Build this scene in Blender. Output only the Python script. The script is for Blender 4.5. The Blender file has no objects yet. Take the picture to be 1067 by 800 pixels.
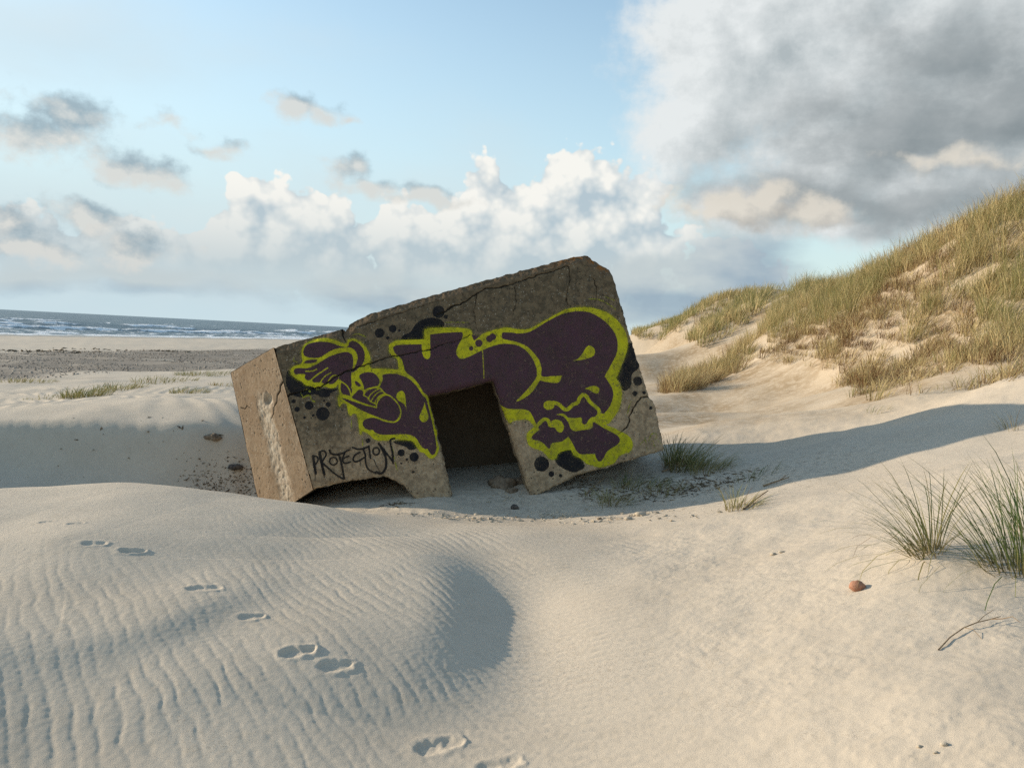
import bpy, math, random
import numpy as np
from mathutils import Vector, Matrix

rng = np.random.default_rng(7)
random.seed(7)
scene = bpy.context.scene
COL = scene.collection
R = math.radians

# ------------------------------------------------------------------ camera
F = 888.0                     # focal length in photo pixels (1067 wide)
CX, CY = 533.5, 400.0
CAMZ = 4.2
PITCH, ROLL = R(3.25), R(2.94)
CAM = np.array([0.0, 0.0, CAMZ])

def ray(px, py):
    """direction (y-normalised) of a photo pixel"""
    xc = (np.asarray(px, float) - CX) / F
    yc = -(np.asarray(py, float) - CY) / F
    a = xc * math.cos(ROLL) - yc * math.sin(ROLL)
    b = xc * math.sin(ROLL) + yc * math.cos(ROLL)
    fy = math.cos(PITCH) + b * math.sin(PITCH)
    z = b * math.cos(PITCH) - math.sin(PITCH)
    return np.stack([a, fy, z], -1)

def at(px, py, Y):
    d = ray(px, py)
    return CAM + d * (np.asarray(Y, float) / d[..., 1])[..., None]

def project(P):
    d = np.asarray(P, float) - CAM
    x, y, z = d[..., 0], d[..., 1], d[..., 2]
    dep = y * math.cos(PITCH) - z * math.sin(PITCH)
    b = (y * math.sin(PITCH) + z * math.cos(PITCH)) / dep
    a = x / dep
    xc = a * math.cos(ROLL) + b * math.sin(ROLL)
    yc = -a * math.sin(ROLL) + b * math.cos(ROLL)
    return xc * F + CX, CY - yc * F

cam_data = bpy.data.cameras.new("camera")
cam = bpy.data.objects.new("camera", cam_data)
COL.objects.link(cam)
cam_data.sensor_fit = 'HORIZONTAL'
cam_data.sensor_width = 36.0
cam_data.lens = 36.0 * F / 1067.0
cam_data.clip_start = 0.05
cam_data.clip_end = 30000
fw = Vector((0, math.cos(PITCH), -math.sin(PITCH)))
upl = Vector((0, math.sin(PITCH), math.cos(PITCH)))
rt = Vector((1, 0, 0))
# image axes: x-axis = cosR*right + sinR*up ; y-axis = -sinR*right + cosR*up
ex = rt * math.cos(ROLL) + upl * math.sin(ROLL)
ey = -rt * math.sin(ROLL) + upl * math.cos(ROLL)
ez = -fw
M = Matrix(((ex.x, ey.x, ez.x, 0), (ex.y, ey.y, ez.y, 0), (ex.z, ey.z, ez.z, CAMZ), (0, 0, 0, 1)))
cam.matrix_world = M
scene.camera = cam

SUN_EL, SUN_AHEAD = R(14.5), R(16.0)
SUNV = np.array([-math.cos(SUN_AHEAD) * math.cos(SUN_EL), math.sin(SUN_AHEAD) * math.cos(SUN_EL), math.sin(SUN_EL)])

# ------------------------------------------------------------------ noise
def _hash(ix, iy, seed):
    h = (ix.astype(np.int64) * 374761393 + iy.astype(np.int64) * 668265263 + seed * 974711) & 0xFFFFFFFF
    h = ((h ^ (h >> 13)) * 1274126177) & 0xFFFFFFFF
    return (h ^ (h >> 16)) & 0xFFFFFFFF

def perlin(x, y, seed=0):
    x = np.asarray(x, float); y = np.asarray(y, float)
    x0 = np.floor(x); y0 = np.floor(y)
    fx, fy = x - x0, y - y0
    u = fx * fx * fx * (fx * (fx * 6 - 15) + 10)
    v = fy * fy * fy * (fy * (fy * 6 - 15) + 10)
    def g(i, j):
        a = _hash(x0 + i, y0 + j, seed) * (2 * math.pi / 4294967296.0)
        return np.cos(a) * (fx - i) + np.sin(a) * (fy - j)
    n0 = g(0, 0) * (1 - u) + g(1, 0) * u
    n1 = g(0, 1) * (1 - u) + g(1, 1) * u
    return (n0 * (1 - v) + n1 * v) * 1.5

def fbm(x, y, seed=0, octv=4, gain=0.5):
    s = 0; a = 1.0; f = 1.0
    for o in range(octv):
        s = s + a * perlin(x * f + 17.3 * o, y * f - 9.1 * o, seed + o * 31)
        a *= gain; f *= 2.03
    return s

def sstep(a, b, x):
    t = np.clip((x - a) / (b - a), 0, 1)
    return t * t * (3 - 2 * t)

# ------------------------------------------------------------------ object helpers
def tag(o, label=None, cat=None, group=None, kind=None):
    if label: o['label'] = label
    if cat: o['category'] = cat
    if group: o['group'] = group
    if kind: o['kind'] = kind
    return o

def empty(name, loc):
    o = bpy.data.objects.new(name, None)
    o.empty_display_size = 0.2
    o.location = loc
    COL.objects.link(o)
    return o

def mesh_np(name, V, quads=None, tris=None, smooth=True, attrs=None):
    V = np.ascontiguousarray(V, dtype=np.float32)
    me = bpy.data.meshes.new(name)
    nq = 0 if quads is None else len(quads)
    nt = 0 if tris is None else len(tris)
    me.vertices.add(len(V))
    me.vertices.foreach_set('co', V.ravel())
    loops = []
    if nq: loops.append(np.asarray(quads, np.int32).ravel())
    if nt: loops.append(np.asarray(tris, np.int32).ravel())
    L = np.concatenate(loops)
    me.loops.add(len(L))
    me.loops.foreach_set('vertex_index', L)
    me.polygons.add(nq + nt)
    st = np.concatenate([np.arange(nq) * 4, nq * 4 + np.arange(nt) * 3]).astype(np.int32)
    me.polygons.foreach_set('loop_start', st)
    me.polygons.foreach_set('use_smooth', np.full(nq + nt, smooth, dtype=bool))
    me.update(calc_edges=True)
    me.validate()
    for k, a in (attrs or {}).items():
        a = np.ascontiguousarray(a, dtype=np.float32)
        at_ = me.attributes.new(k, 'FLOAT', 'POINT')
        at_.data.foreach_set('value', a)
    return me

def obj(name, me, mat, parent=None, origin=None):
    o = bpy.data.objects.new(name, me)
    COL.objects.link(o)
    if mat is not None:
        me.materials.append(mat)
    if parent is not None:
        o.parent = parent
        pl = Vector(parent['_abs']) if '_abs' in parent else Vector((0, 0, 0))
        o.location = (Vector(origin) if origin is not None else Vector((0, 0, 0))) - pl
    elif origin is not None:
        o.location = origin
    return o

def grid_quads(nr, nc):
    i = np.arange(nr - 1)[:, None] * nc + np.arange(nc - 1)[None, :]
    return np.stack([i, i + 1, i + 1 + nc, i + nc], -1).reshape(-1, 4)

# ------------------------------------------------------------------ node helpers
class NT:
    def __init__(s, tree):
        s.t = tree; s.n = tree.nodes; s.l = tree.links
    def new(s, typ, **kw):
        n = s.n.new(typ)
        for k, v in kw.items(): setattr(n, k, v)
        return n
    def put(s, sock, v):
        if v is None: return
        if isinstance(v, bpy.types.NodeSocket): s.l.new(v, sock)
        else: sock.default_value = v
    def math(s, op, a, b=None, c=None, clamp=False):
        n = s.new('ShaderNodeMath', operation=op, use_clamp=clamp)
        s.put(n.inputs[0], a); s.put(n.inputs[1], b); s.put(n.inputs[2], c)
        return n.outputs[0]
    def vmath(s, op, a, b=None, out=0):
        n = s.new('ShaderNodeVectorMath', operation=op)
        s.put(n.inputs[0], a)
        if b is not None: s.put(n.inputs[1], b)
        return n.outputs['Value'] if op in ('LENGTH', 'DOT_PRODUCT', 'DISTANCE') else n.outputs[0]
    def mix(s, f, a, b, blend='MIX'):
        n = s.new('ShaderNodeMix', data_type='RGBA', blend_type=blend, clamp_factor=True)
        s.put(n.inputs[0], f); s.put(n.inputs[6], a); s.put(n.inputs[7], b)
        return n.outputs[2]
    def sm(s, x, a, b, lo=0.0, hi=1.0, mode='SMOOTHSTEP'):
        n = s.new('ShaderNodeMapRange', interpolation_type=mode)
        s.put(n.inputs[0], x); s.put(n.inputs[1], a); s.put(n.inputs[2], b)
        s.put(n.inputs[3], lo); s.put(n.inputs[4], hi)
        return n.outputs[0]
    def noise(s, vec, scale, detail=4, rough=0.55, typ='FBM', dist=0.0, dim='3D'):
        n = s.new('ShaderNodeTexNoise', noise_dimensions=dim, noise_type=typ)
        s.put(n.inputs['Vector'], vec)
        n.inputs['Scale'].default_value = scale
        n.inputs['Detail'].default_value = detail
        n.inputs['Roughness'].default_value = rough
        n.inputs['Distortion'].default_value = dist
        return n.outputs['Fac']
    def voro(s, vec, scale, feature='F1', rnd=1.0):
        n = s.new('ShaderNodeTexVoronoi', feature=feature)
        s.put(n.inputs['Vector'], vec)
        n.inputs['Scale'].default_value = scale
        n.inputs['Randomness'].default_value = rnd
        return n
    def attr(s, name):
        n = s.new('ShaderNodeAttribute', attribute_name=name)
        return n.outputs['Fac']
    def coord(s, which='Object'):
        return s.new('ShaderNodeTexCoord').outputs[which]
    def bump(s, h, strength, dist, normal=None):
        n = s.new('ShaderNodeBump')
        n.inputs['Strength'].default_value = strength
        n.inputs['Distance'].default_value = dist
        s.put(n.inputs['Height'], h)
        if normal is not None: s.put(n.inputs['Normal'], normal)
        return n.outputs[0]

def material(name):
    m = bpy.data.materials.new(name)
    m.use_nodes = True
    nt = NT(m.node_tree)
    p = nt.n['Principled BSDF']
    p.inputs['Roughness'].default_value = 0.9
    p.inputs['Specular IOR Level'].default_value = 0.25
    return m, nt, p

def col(r, g, b): return (r, g, b, 1.0)
# ------------------------------------------------------------------ bunker frame
PSI, LEAN, TILT = R(4.0), R(-6.5), R(19.0)
bn = np.array([math.sin(PSI) * math.cos(LEAN), -math.cos(PSI) * math.cos(LEAN), -math.sin(LEAN)])
u0 = np.array([math.cos(PSI), math.sin(PSI), 0.0])
v0 = np.cross(bn, u0)
bu = u0 * math.cos(TILT) + v0 * math.sin(TILT)
bv = -u0 * math.sin(TILT) + v0 * math.cos(TILT)
bw = -bn
BP0 = at(470, 519, 10.6)

def to_uv(px, py, w=0.0):
    d = ray(px, py)
    o = BP0 + bw * w
    t = ((o - CAM) @ bw) / (d @ bw)
    P = CAM + d * t[..., None] - o
    return np.stack([P @ bu, P @ bv], -1)

def from_uvw(u, v, w):
    return BP0 + np.multiply.outer(u, bu) + np.multiply.outer(v, bv) + np.multiply.outer(w, bw)

# ------------------------------------------------------------------ terrain
def coast_s(x, y):
    return (x + 86 - 0.2 * (y - 143)) / 1.0198
_S = np.array([-4000, -300, -60, 0, 30, 62, 88, 97, 103, 107, 112, 119, 126, 145, 300, 9000.])
_Z = np.array([-40, -8, -1.6, 0.0, 0.55, 0.96, 1.65, 2.0, 2.2, 2.7, 4.4, 6.7, 6.5, 5.6, 6, 6.])
_WK = np.exp(-(np.linspace(-6, 6, 13)/3.0)**2); _WK = _WK/_WK.sum()
def background(x, y):
    s = coast_s(x, y)
    base = sum(np.interp(s + o_, _S, _Z)*w_ for o_, w_ in zip(np.linspace(-6, 6, 13), _WK))
    k = sstep(104, 114, s) * (1 - sstep(150, 500, s))
    base = base + k * (fbm(x / 14.0, y / 14.0, 3, 3) * 1.3)
    return base

CP = []   # (px,py,Y) or world
def cp(*rows):
    for px, py, Y in rows: CP.append(at(px, py, Y))
def cw(*rows):
    for x, y, z in rows: CP.append(np.array([x, y, CAMZ + z]))
cp((-250,800,3.3),(0,800,3.75),(250,800,3.85),(500,800,3.95),(750,800,3.6),(1000,800,3.1),(1067,800,3.0),(1300,800,2.9))
cp((0,650,4.85),(0,580,5.95),(0,530,7.4),(0,511,8.3),(112,503,9.0),(169,505,9.0),(253,514,8.8),(340,527,8.75),(400,543,8.6),(60,560,6.3),(0,543,7.0),(80,541,7.0),(40,528,7.5),(120,521,7.8),(60,517,8.0),(160,540,7.2),(215,520,8.2),
   (520,550,8.6),(640,548,8.6),(700,541,8.6),(760,530,8.6),(800,518,8.7),(900,490,9.2),(1012,440,10),(1067,416,10.8),(1200,370,11))
cp((150,600,5.8),(320,690,4.8),(430,770,4.2),(540,620,6.4),(560,700,4.95),(650,620,6.1),(700,700,4.7),
   (800,600,6.0),(890,610,5.3),(965,575,5.4),(1067,600,5.0),(1067,700,3.8),(1000,520,7.0),(1067,480,7.8),(800,550,7.5),(680,560,7.9))
cp((-300,500,8.5),(-300,600,5.4),(-300,440,14))
# hollow with the bunker
cw((-0.8,10.5,-2.08),(0.0,10.5,-2.07),(-2,10.3,-2.22),(-3.3,10.9,-2.45),(.1,11.8,-1.86),(0,13,-1.75),(1.0,10.3,-1.95),(1.9,10.5,-1.84),
   (2.5,10.8,-1.66),(-1,9.6,-2.1),(.5,9.6,-2.05),(1.8,9.5,-1.82),(2.9,9.6,-1.55),(-2.4,9.7,-2.15),(-2.5,13,-2.0),(1.8,13,-1.6))
cw((-6.3,11.2,-2.5),(-5,11.2,-2.6),(-4,11.3,-2.65),(-7,12.7,-2.2),(-6,12.8,-2.25),(-4.8,12.7,-2.4),(-3.7,12.5,-2.45),(-4.2,13.2,-2.3),(-9,11.5,-2.4))
cp((0,438,14),(98,438,14),(135,441,14),(190,440,14),(247,438,14.2),(-150,432,14),
   (0,425,17),(100,415,20),(100,402,25),(240,410,22),(300,420,19))
# right
cp((800,500,9.6),(850,462,12),(950,410,15),(1067,398,14.5),(760,470,13),(700,430,20),(720,395,36),(690,380,46),(690,366,75),
   (850,430,17),(900,420,16.5),(905,408,18.5),(850,395,24),(770,385,30),(692,412,27),(1200,340,14.5))
cp((1000,345,20.5),(1067,305,19.5),(900,345,24),(960,305,24),(1067,224,23),(1000,247,25),(960,270,27),(900,294,31),(830,320,39),(800,326,44),
   (1300,180,20),(1300,300,17))
cp((772,316,60),(740,324,68),(712,330,75),(680,342,85),(664,350,100),(800,326,62),(785,322,78),(815,324,90),(760,326,95),(720,362,62),(760,367,55),(690,363,80),(815,345,46))
cw((19,33,3.3),(15.5,38,2.5),(17,50,2.2),(22,65,2.8))
for th in (-180,-140,-100,-70,70,100,140,180):
    t = R(th)
    zz = -1.7 if abs(th) > 60 else -1.9
    for r_ in (1.2, 3.0, 6.0):
        cw((r_*math.sin(t), r_*math.cos(t), -1.75 if th < 0 else -1.4))
for th in (-25, 0, 25):
    t = R(th); cw((1.5*math.sin(t), 1.5*math.cos(t), -1.9 + 0.3*(th > 0)))
CPA = np.array(CP)
def _ext():
    pts = []
    for th in range(-180, 181, 20):
        for r_ in (160, 400, 1500, 9000):
            t = R(th); pts.append((r_*math.sin(t), r_*math.cos(t)))
    for th in (-180,-150,-120,-90,-60,-45,-33,60,80,100,130,160,180):
        for r_ in (28, 60):
            t = R(th); pts.append((r_*math.sin(t), r_*math.cos(t)))
    for th in (-28,-20,-12,-4,2):
        for r_ in (42, 70, 100):
            t = R(th); pts.append((r_*math.sin(t), r_*math.cos(t)))
    return np.array(pts, float)
EXT = _ext()
def polar(x, y):
    r_ = np.sqrt(x*x + y*y)
    return np.arctan2(x, y), np.log(np.maximum(r_, 1.0))
_px = np.concatenate([CPA[:,0], EXT[:,0]]); _py = np.concatenate([CPA[:,1], EXT[:,1]])
_res = np.concatenate([CPA[:,2] - background(CPA[:,0], CPA[:,1]), np.zeros(len(EXT))])
_t, _l = polar(_px, _py)
_N = len(_px)
def _K(d2):
    return 0.5 * d2 * np.log(d2 + 1e-12)
_A = np.zeros((_N+3, _N+3))
_A[:_N,:_N] = _K((_t[:,None]-_t[None])**2 + (_l[:,None]-_l[None])**2) + np.eye(_N)*2e-4
_A[:_N,_N] = 1; _A[:_N,_N+1] = _t; _A[:_N,_N+2] = _l
_A[_N:,:_N] = _A[:_N,_N:].T
_W = np.linalg.solve(_A, np.concatenate([_res, [0,0,0]]))
def tps(x, y):
    t, l = polar(x, y)
    out = _W[_N] + _W[_N+1]*t + _W[_N+2]*l
    for k in range(_N):
        d2 = (t-_t[k])**2 + (l-_l[k])**2
        out = out + _W[k]*_K(d2)
    return out

def seg_dist(x, y, pts):
    """distance to a polyline, and signed side (positive = right of travel)"""
    best = np.full(x.shape, 1e9); side = np.zeros(x.shape); par = np.zeros(x.shape)
    n = len(pts) - 1
    for i in range(n):
        ax, ay = pts[i]; bx, by = pts[i+1]
        dx, dy = bx-ax, by-ay
        L2 = dx*dx+dy*dy
        t = np.clip(((x-ax)*dx+(y-ay)*dy)/L2, 0, 1)
        qx, qy = x-ax-t*dx, y-ay-t*dy
        d = np.sqrt(qx*qx+qy*qy)
        m = d < best
        best = np.where(m, d, best)
        side = np.where(m, np.sign(qx*dy-qy*dx), side)
        par = np.where(m, (i+t)/n, par)
    return best, side, par

def gpt(px, py, Y):
    p = at(px, py, Y); return (p[0], p[1])
# lee crest: left side rises gently, right side drops steeply into the trough
LEE = [gpt(385,562,7.6), gpt(425,585,6.9), gpt(438,615,6.2), gpt(430,655,5.45), gpt(412,695,4.9), gpt(385,750,4.3)]
RID1 = [gpt(-60,700,4.55), gpt(60,690,4.7), gpt(150,668,4.95), gpt(225,632,5.5), gpt(300,592,6.4)]
RID2 = [gpt(0,775,4.0), gpt(150,735,4.3), gpt(260,690,4.8)]

RIM = [gpt(-330,438,13.4), gpt(-150,438,13.7), gpt(0,439,13.8), gpt(98,440,13.8), gpt(170,443,13.8), gpt(250,442,13.9), gpt(300,442,14.3)]
def macro(x, y):
    z = background(x, y) + tps(x, y)
    r_ = np.sqrt(x*x + y*y)
    near = (r_ < 14) & (y > 0)
    if np.any(near):
        xn, yn = x[near], y[near]
        dz = np.zeros(xn.shape)
        d, s, p = seg_dist(xn, yn, LEE)
        env = np.sin(np.pi*p)**0.8
        lf = np.exp(-(d/1.0)**2); rg = np.exp(-(d/0.50)**2)
        # travel goes towards camera -> right of travel is screen left
        dz += 0.150*env*np.where(s > 0, lf, rg) - 0.055*env*np.where(s < 0, np.exp(-((d-0.75)/0.35)**2)*(1-np.exp(-(d/.25)**2)), 0)
        for RR, A, wl, wr in ((RID1, 0.05, 0.50, 0.24), (RID2, 0.022, 0.5, 0.3)):
            d, s, p = seg_dist(xn, yn, RR)
            env = np.sin(np.pi*p)**0.8
            dz += A*env*np.where(s < 0, np.exp(-(d/wl)**2), np.exp(-(d/wr)**2))
        z[near] += dz
    hol = (r_ > 9) & (r_ < 22) & (x < -1.5) & (y > 6)
    if np.any(hol):
        d, s, p = seg_dist(x[hol], y[hol], RIM)
        d = np.maximum(d + .03*fbm(x[hol]/1.2, y[hol]/1.2, 14, 2)*sstep(0, .2, d), 0)
        env = np.clip(np.minimum(p*6, (1-p)*9), 0, 1)
        z[hol] += np.where(s > 0, -.62*env*(1-np.exp(-(d/.30)**1.5))*sstep(3.2, 1.2, d), .035*env*np.exp(-(d/.35)**2)*(1-np.exp(-(d/.05)**2)))
    z = z + .85*np.exp(-((x+9.6)/.95)**2)*sstep(8.8, 10.2, y)*sstep(13.6, 12.2, y)  # added ridge out of frame, raised to throw shade into the left hollow
    k = sstep(3, 8, r_)
    z = z + (0.018+.012*sstep(.3,2,x))*k*fbm(x/1.7, y/1.7, 11, 3) + 0.10*sstep(12, 25, r_)*fbm(x/5.0, y/5.0, 12, 3)
    return z

# footprints: pixel position, depth of sight, direction in the ground
FOOT = [(97,600,6.25,.10),(137,603,6.2,.10),(212,634,5.6,.12),(262,650,5.25,.09),(310,691,4.8,.11),(350,701,4.7,.11),(457,772,4.15,.13),(520,793,3.95,.12),
        (48,567,6.9,.07),(78,568,6.8,.07),(20,430,16,.14),(43,428,16,.14)]
def micro(x, y, z):
    """ripples, footprints and scuffs"""
    r_ = np.sqrt(x*x + y*y)
    out = np.zeros(x.shape)
    warpx = 0.09*fbm(x/0.75, y/0.75, 21, 3) + 0.018*perlin(x/0.16, y/0.2, 25)
    def rip(kx, ky, lam, seed):
        ph = 2*np.pi*((x*kx + y*ky)/lam + 0.85*fbm(x/1.1, y/1.6, seed, 2) + 0.30*perlin(x/0.16, y/0.32, seed+5) + .12*perlin(x/.06, y/.14, seed+9))
        s = np.sin(ph + 0.75*np.cos(ph))
        return s
    left = sstep(0.55, -0.55, x - 0.10*(y-5)) * sstep(9.6, 8.4, r_)
    amp = (0.60 + 0.6*fbm(x/0.8, y/0.8, 33, 3) + .35*perlin(x/.22, y/.30, 36))
    amp = np.clip(amp, 0.08, 1.1)
    top = sstep(-1.3, -2.6, x + .5*fbm(x/.9, y/.9, 35, 2)) * sstep(5.4, 6.5, y)       # smooth wind-packed back of the hump
    out += 0.0023*left*amp*(1-0.9*top)*rip(0.82, 0.57, 0.094, 41)
    tro = sstep(-0.5, 0.15, x) * sstep(1.3, 0.5, x) * sstep(9.0, 6.5, y)
    out += 0.0022*tro*rip(0.15, 0.99, 0.085, 51)
    rgt = sstep(0.6, 1.4, x) * sstep(9.5, 7.5, y)
    out += rgt*(0.0030*np.clip(fbm(x/0.8, y/0.8, 61, 2), 0, 1)*rip(0.75, 0.66, 0.15, 62)
                + 0.011*fbm(x/0.42, y/0.36, 63, 4) + 0.0042*np.maximum(fbm(x/0.05, y/0.05, 64, 2), 0)*np.clip(0.5+fbm(x/0.9, y/0.9, 65, 2), 0, 1))
    # larger ripples on the left plain beyond the hollow
    out += rgt*np.clip(fbm(x/1.1, y/1.1, 66, 3)+.25, 0, 1)*0.0042*np.maximum(perlin(x/0.022, y/0.022, 67)-.15, 0)*sstep(9, 6, r_)
    pl = sstep(-1.5, -3.0, x) * sstep(12.8, 13.5, y) * sstep(30, 22, y)
    out += 0.020*pl*np.clip(0.5 + fbm(x/4, y/4, 71, 2), 0, 1)*np.sin(2*np.pi*((x*0.95+y*0.3)/0.45 + 1.5*fbm(x/3, y/3, 72, 2)))
    hol = sstep(9.0, 10, y) * sstep(20, 12, y) * sstep(-3.5, -2.0, x)
    out += hol*0.014*fbm(x/0.35, y/0.35, 75, 4)
    out += 0.0012*sstep(14, 8, r_)*perlin(x/0.035, y/0.035, 77)
    for (px, py, Y, sz) in FOOT:
        sz = sz*.74
        fx, fy = gpt(px, py, Y)
        m = (np.abs(x-fx) < 0.6) & (np.abs(y-fy) < 0.6)
        if not np.any(m): continue
        dx, dy = x[m]-fx, y[m]-fy
        a = 0.35
        ca, sa = math.cos(a), math.sin(a)
        lx, ly = (dx*ca + dy*sa)/(sz*1.15), (-dx*sa + dy*ca)/(sz*0.85)
        lx = lx + 0.18*perlin(dx/0.05, dy/0.05, int(px)); ly = ly + 0.18*perlin(dx/0.05+9, dy/0.05, int(py))
        q1 = np.hypot((lx+.38)/.78, ly/.92); q2 = np.hypot((lx-.58)/.55, (ly-.08)/.70)
        q = -np.log(np.exp(-5*q1)+np.exp(-5*q2))/5
        old = .45+.55*((int(px)*37) % 11)/10.0
        dep = -0.027*sstep(1.0, 0.45, q) * (1 - 0.25*lx + .3*ly) + 0.012*np.exp(-((q-1.2)/0.30)**2)*(1+0.35*lx)
        dep += 0.006*sstep(1.6,0.8,q)*perlin(dx/0.03, dy/0.03, int(px)+3)
        out[m] = out[m]*np.clip((q-0.5)/0.9, 0, 1) + dep*.62*old*(sz/0.075)
    return out

def H(x, y):
    x = np.atleast_1d(np.asarray(x, float)); y = np.atleast_1d(np.asarray(y, float))
    z = macro(x, y)
    return z + micro(x, y, z)

def hit(px, py, y0=2.2, y1=160.0):
    """where the sight line of a photo pixel meets the ground"""
    d = ray(px, py); d = d / d[1]
    ys = np.geomspace(y0, y1, 900)
    g = macro(d[0]*ys, ys.copy())
    below = np.where(CAMZ + d[2]*ys < g)[0]
    if len(below) == 0: return None
    i = below[0]
    lo, hi = ys[max(i-1, 0)], ys[i]
    for _ in range(14):
        m = 0.5*(lo+hi)
        if CAMZ + d[2]*m < macro(np.array([d[0]*m]), np.array([m]))[0]: hi = m
        else: lo = m
    x, y = d[0]*hi, hi
    return np.array([x, y, H(x, y)[0]])

# sheet
th = np.concatenate([np.arange(-180, -38, 2.0), np.arange(-38, 38, 0.085), np.arange(38, 180.01, 2.0)])
rr = [0.25, 0.6, 1.0, 1.5, 2.0, 2.4, 2.7]
while rr[-1] < 11.5: rr.append(rr[-1] + 0.011 + 0.0016*max(0, rr[-1]-5))
while rr[-1] < 60: rr.append(rr[-1]*1.0085)
while rr[-1] < 400: rr.append(rr[-1]*1.03)
while rr[-1] < 9000: rr.append(rr[-1]*1.12)
rr = np.array(rr)
TT, RR_ = np.meshgrid(np.radians(th), rr)
gx, gy = (RR_*np.sin(TT)).ravel(), (RR_*np.cos(TT)).ravel()
gz = np.empty(gx.shape)
CH = 60000
for i in range(0, len(gx), CH):
    gz[i:i+CH] = H(gx[i:i+CH], gy[i:i+CH])
gs = coast_s(gx, gy)
gr = np.sqrt(gx*gx+gy*gy)
gpx, gpy = project(np.stack([gx, np.maximum(gy, .5), gz], -1))
dun = sstep(107.5, 111, gs) * sstep(13, 17, gy) * np.clip(.62 + .7*fbm(gx/1.6, gy/1.6, 84, 3), 0, 1) * (gy > 10)
shing = sstep(60, 65, gs + 2.5*fbm(gx/6, gy/6, 81, 2)) * sstep(89.5, 86.5, gs + 3*fbm(gx/7, gy/7, 82, 2)) * (gr > 18)
wet = sstep(22, 4, gs + 3*fbm(gx/20, gy/20, 83, 2))
# littered sand round the bunker, warm sand on the dune
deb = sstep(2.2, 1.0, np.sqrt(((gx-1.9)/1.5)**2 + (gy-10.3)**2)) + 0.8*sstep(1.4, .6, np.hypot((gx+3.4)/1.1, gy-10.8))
warm = sstep(0.5, 8, gx) * sstep(9, 16, gy)
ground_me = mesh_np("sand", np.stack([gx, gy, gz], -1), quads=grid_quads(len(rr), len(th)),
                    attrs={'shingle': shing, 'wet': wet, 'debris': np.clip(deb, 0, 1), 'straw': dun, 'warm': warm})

m, nt, p = material("dune_sand")
co = nt.coord('Object')
n1 = nt.noise(co, 0.9, 5, 0.6)
n2 = nt.noise(co, 9.0, 4, 0.6)
n3 = nt.noise(co, 160.0, 2, 0.7)
n4 = nt.noise(co, 700.0, 1, 0.5)
c = nt.mix(nt.sm(n1, .35, .65), col(.515,.438,.338), col(.57,.487,.378))
c = nt.mix(nt.math('MULTIPLY', nt.sm(n2, .5, .75), .3), c, col(.40,.335,.245))
c = nt.mix(nt.sm(n3, .56, .74, 0, .32), c, col(.30,.25,.19))
c = nt.mix(nt.sm(n4, .6, .8, 0, .35), c, col(.22,.18,.14))
lag = nt.math('MULTIPLY', nt.sm(nt.noise(co, .9, 4, .65), .50, .68), nt.sm(nt.noise(co, 75.0, 3, .75), .50, .66, 0, .5))
c = nt.mix(lag, c, col(.27,.205,.14))
c = nt.mix(nt.math('MULTIPLY', nt.attr('warm'), .6), c, col(.53,.42,.285))
# shingle
vs = nt.voro(co, 7.0)
sc = nt.mix(vs.outputs['Color'], col(.12,.10,.078), col(.32,.27,.205))
sc = nt.mix(nt.sm(vs.outputs['Distance'], .25, .6), sc, col(.20,.17,.135))
big = nt.noise(co, 0.35, 3, .6)
c = nt.mix(nt.math('MULTIPLY', nt.attr('shingle'), nt.sm(big, .3, .5, .55, 1.0)), c, sc)
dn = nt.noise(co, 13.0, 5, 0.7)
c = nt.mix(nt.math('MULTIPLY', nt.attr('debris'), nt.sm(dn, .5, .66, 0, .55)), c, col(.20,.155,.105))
c = nt.mix(nt.math('MULTIPLY', nt.attr('wet'), .7), c, col(.22,.18,.13))
sn = nt.noise(co, 5.0, 5, 0.7)
c = nt.mix(nt.math('MULTIPLY', nt.attr('straw'), nt.sm(sn, .34, .58, .2, .9)), c, col(.30,.21,.115))
nt.put(p.inputs['Base Color'], c)
nt.put(p.inputs['Roughness'], nt.sm(nt.attr('wet'), 0, 1, .95, .35))
nb = nt.math('ADD', nt.math('MULTIPLY', n3, .6), nt.math('MULTIPLY', n4, .4))
nt.put(p.inputs['Normal'], nt.bump(nb, .55, .006))
SAND = m
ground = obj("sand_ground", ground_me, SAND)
tag(ground, "pale rippled beach sand with footprints and blown hollows", None, None, 'structure')
# ------------------------------------------------------------------ bunker
def sd_poly(P, poly, pad=0.25):
    """signed distance (negative inside) of points to a closed polygon, exact near it"""
    poly = np.asarray(poly, float)
    out = np.full(len(P), 1.0)
    m = ((P[:,0] > poly[:,0].min()-pad) & (P[:,0] < poly[:,0].max()+pad) & (P[:,1] > poly[:,1].min()-pad) & (P[:,1] < poly[:,1].max()+pad))
    if not m.any(): return out
    X, Y = P[m,0], P[m,1]
    d2 = np.full(X.shape, 1e9); ins = np.zeros(X.shape, bool)
    n = len(poly)
    for i in range(n):
        ax, ay = poly[i]; bx, by = poly[(i+1) % n]
        ex_, ey_ = bx-ax, by-ay
        L = ex_*ex_+ey_*ey_
        if L < 1e-14: continue
        t = np.clip(((X-ax)*ex_+(Y-ay)*ey_)/L, 0, 1)
        d2 = np.minimum(d2, (X-ax-t*ex_)**2 + (Y-ay-t*ey_)**2)
        cond = (ay > Y) != (by > Y)
        if ey_ != 0:
            ins ^= cond & (X < ex_*(Y-ay)/ey_ + ax)
    d = np.sqrt(d2)
    out[m] = np.where(ins, -d, d)
    return out

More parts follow.
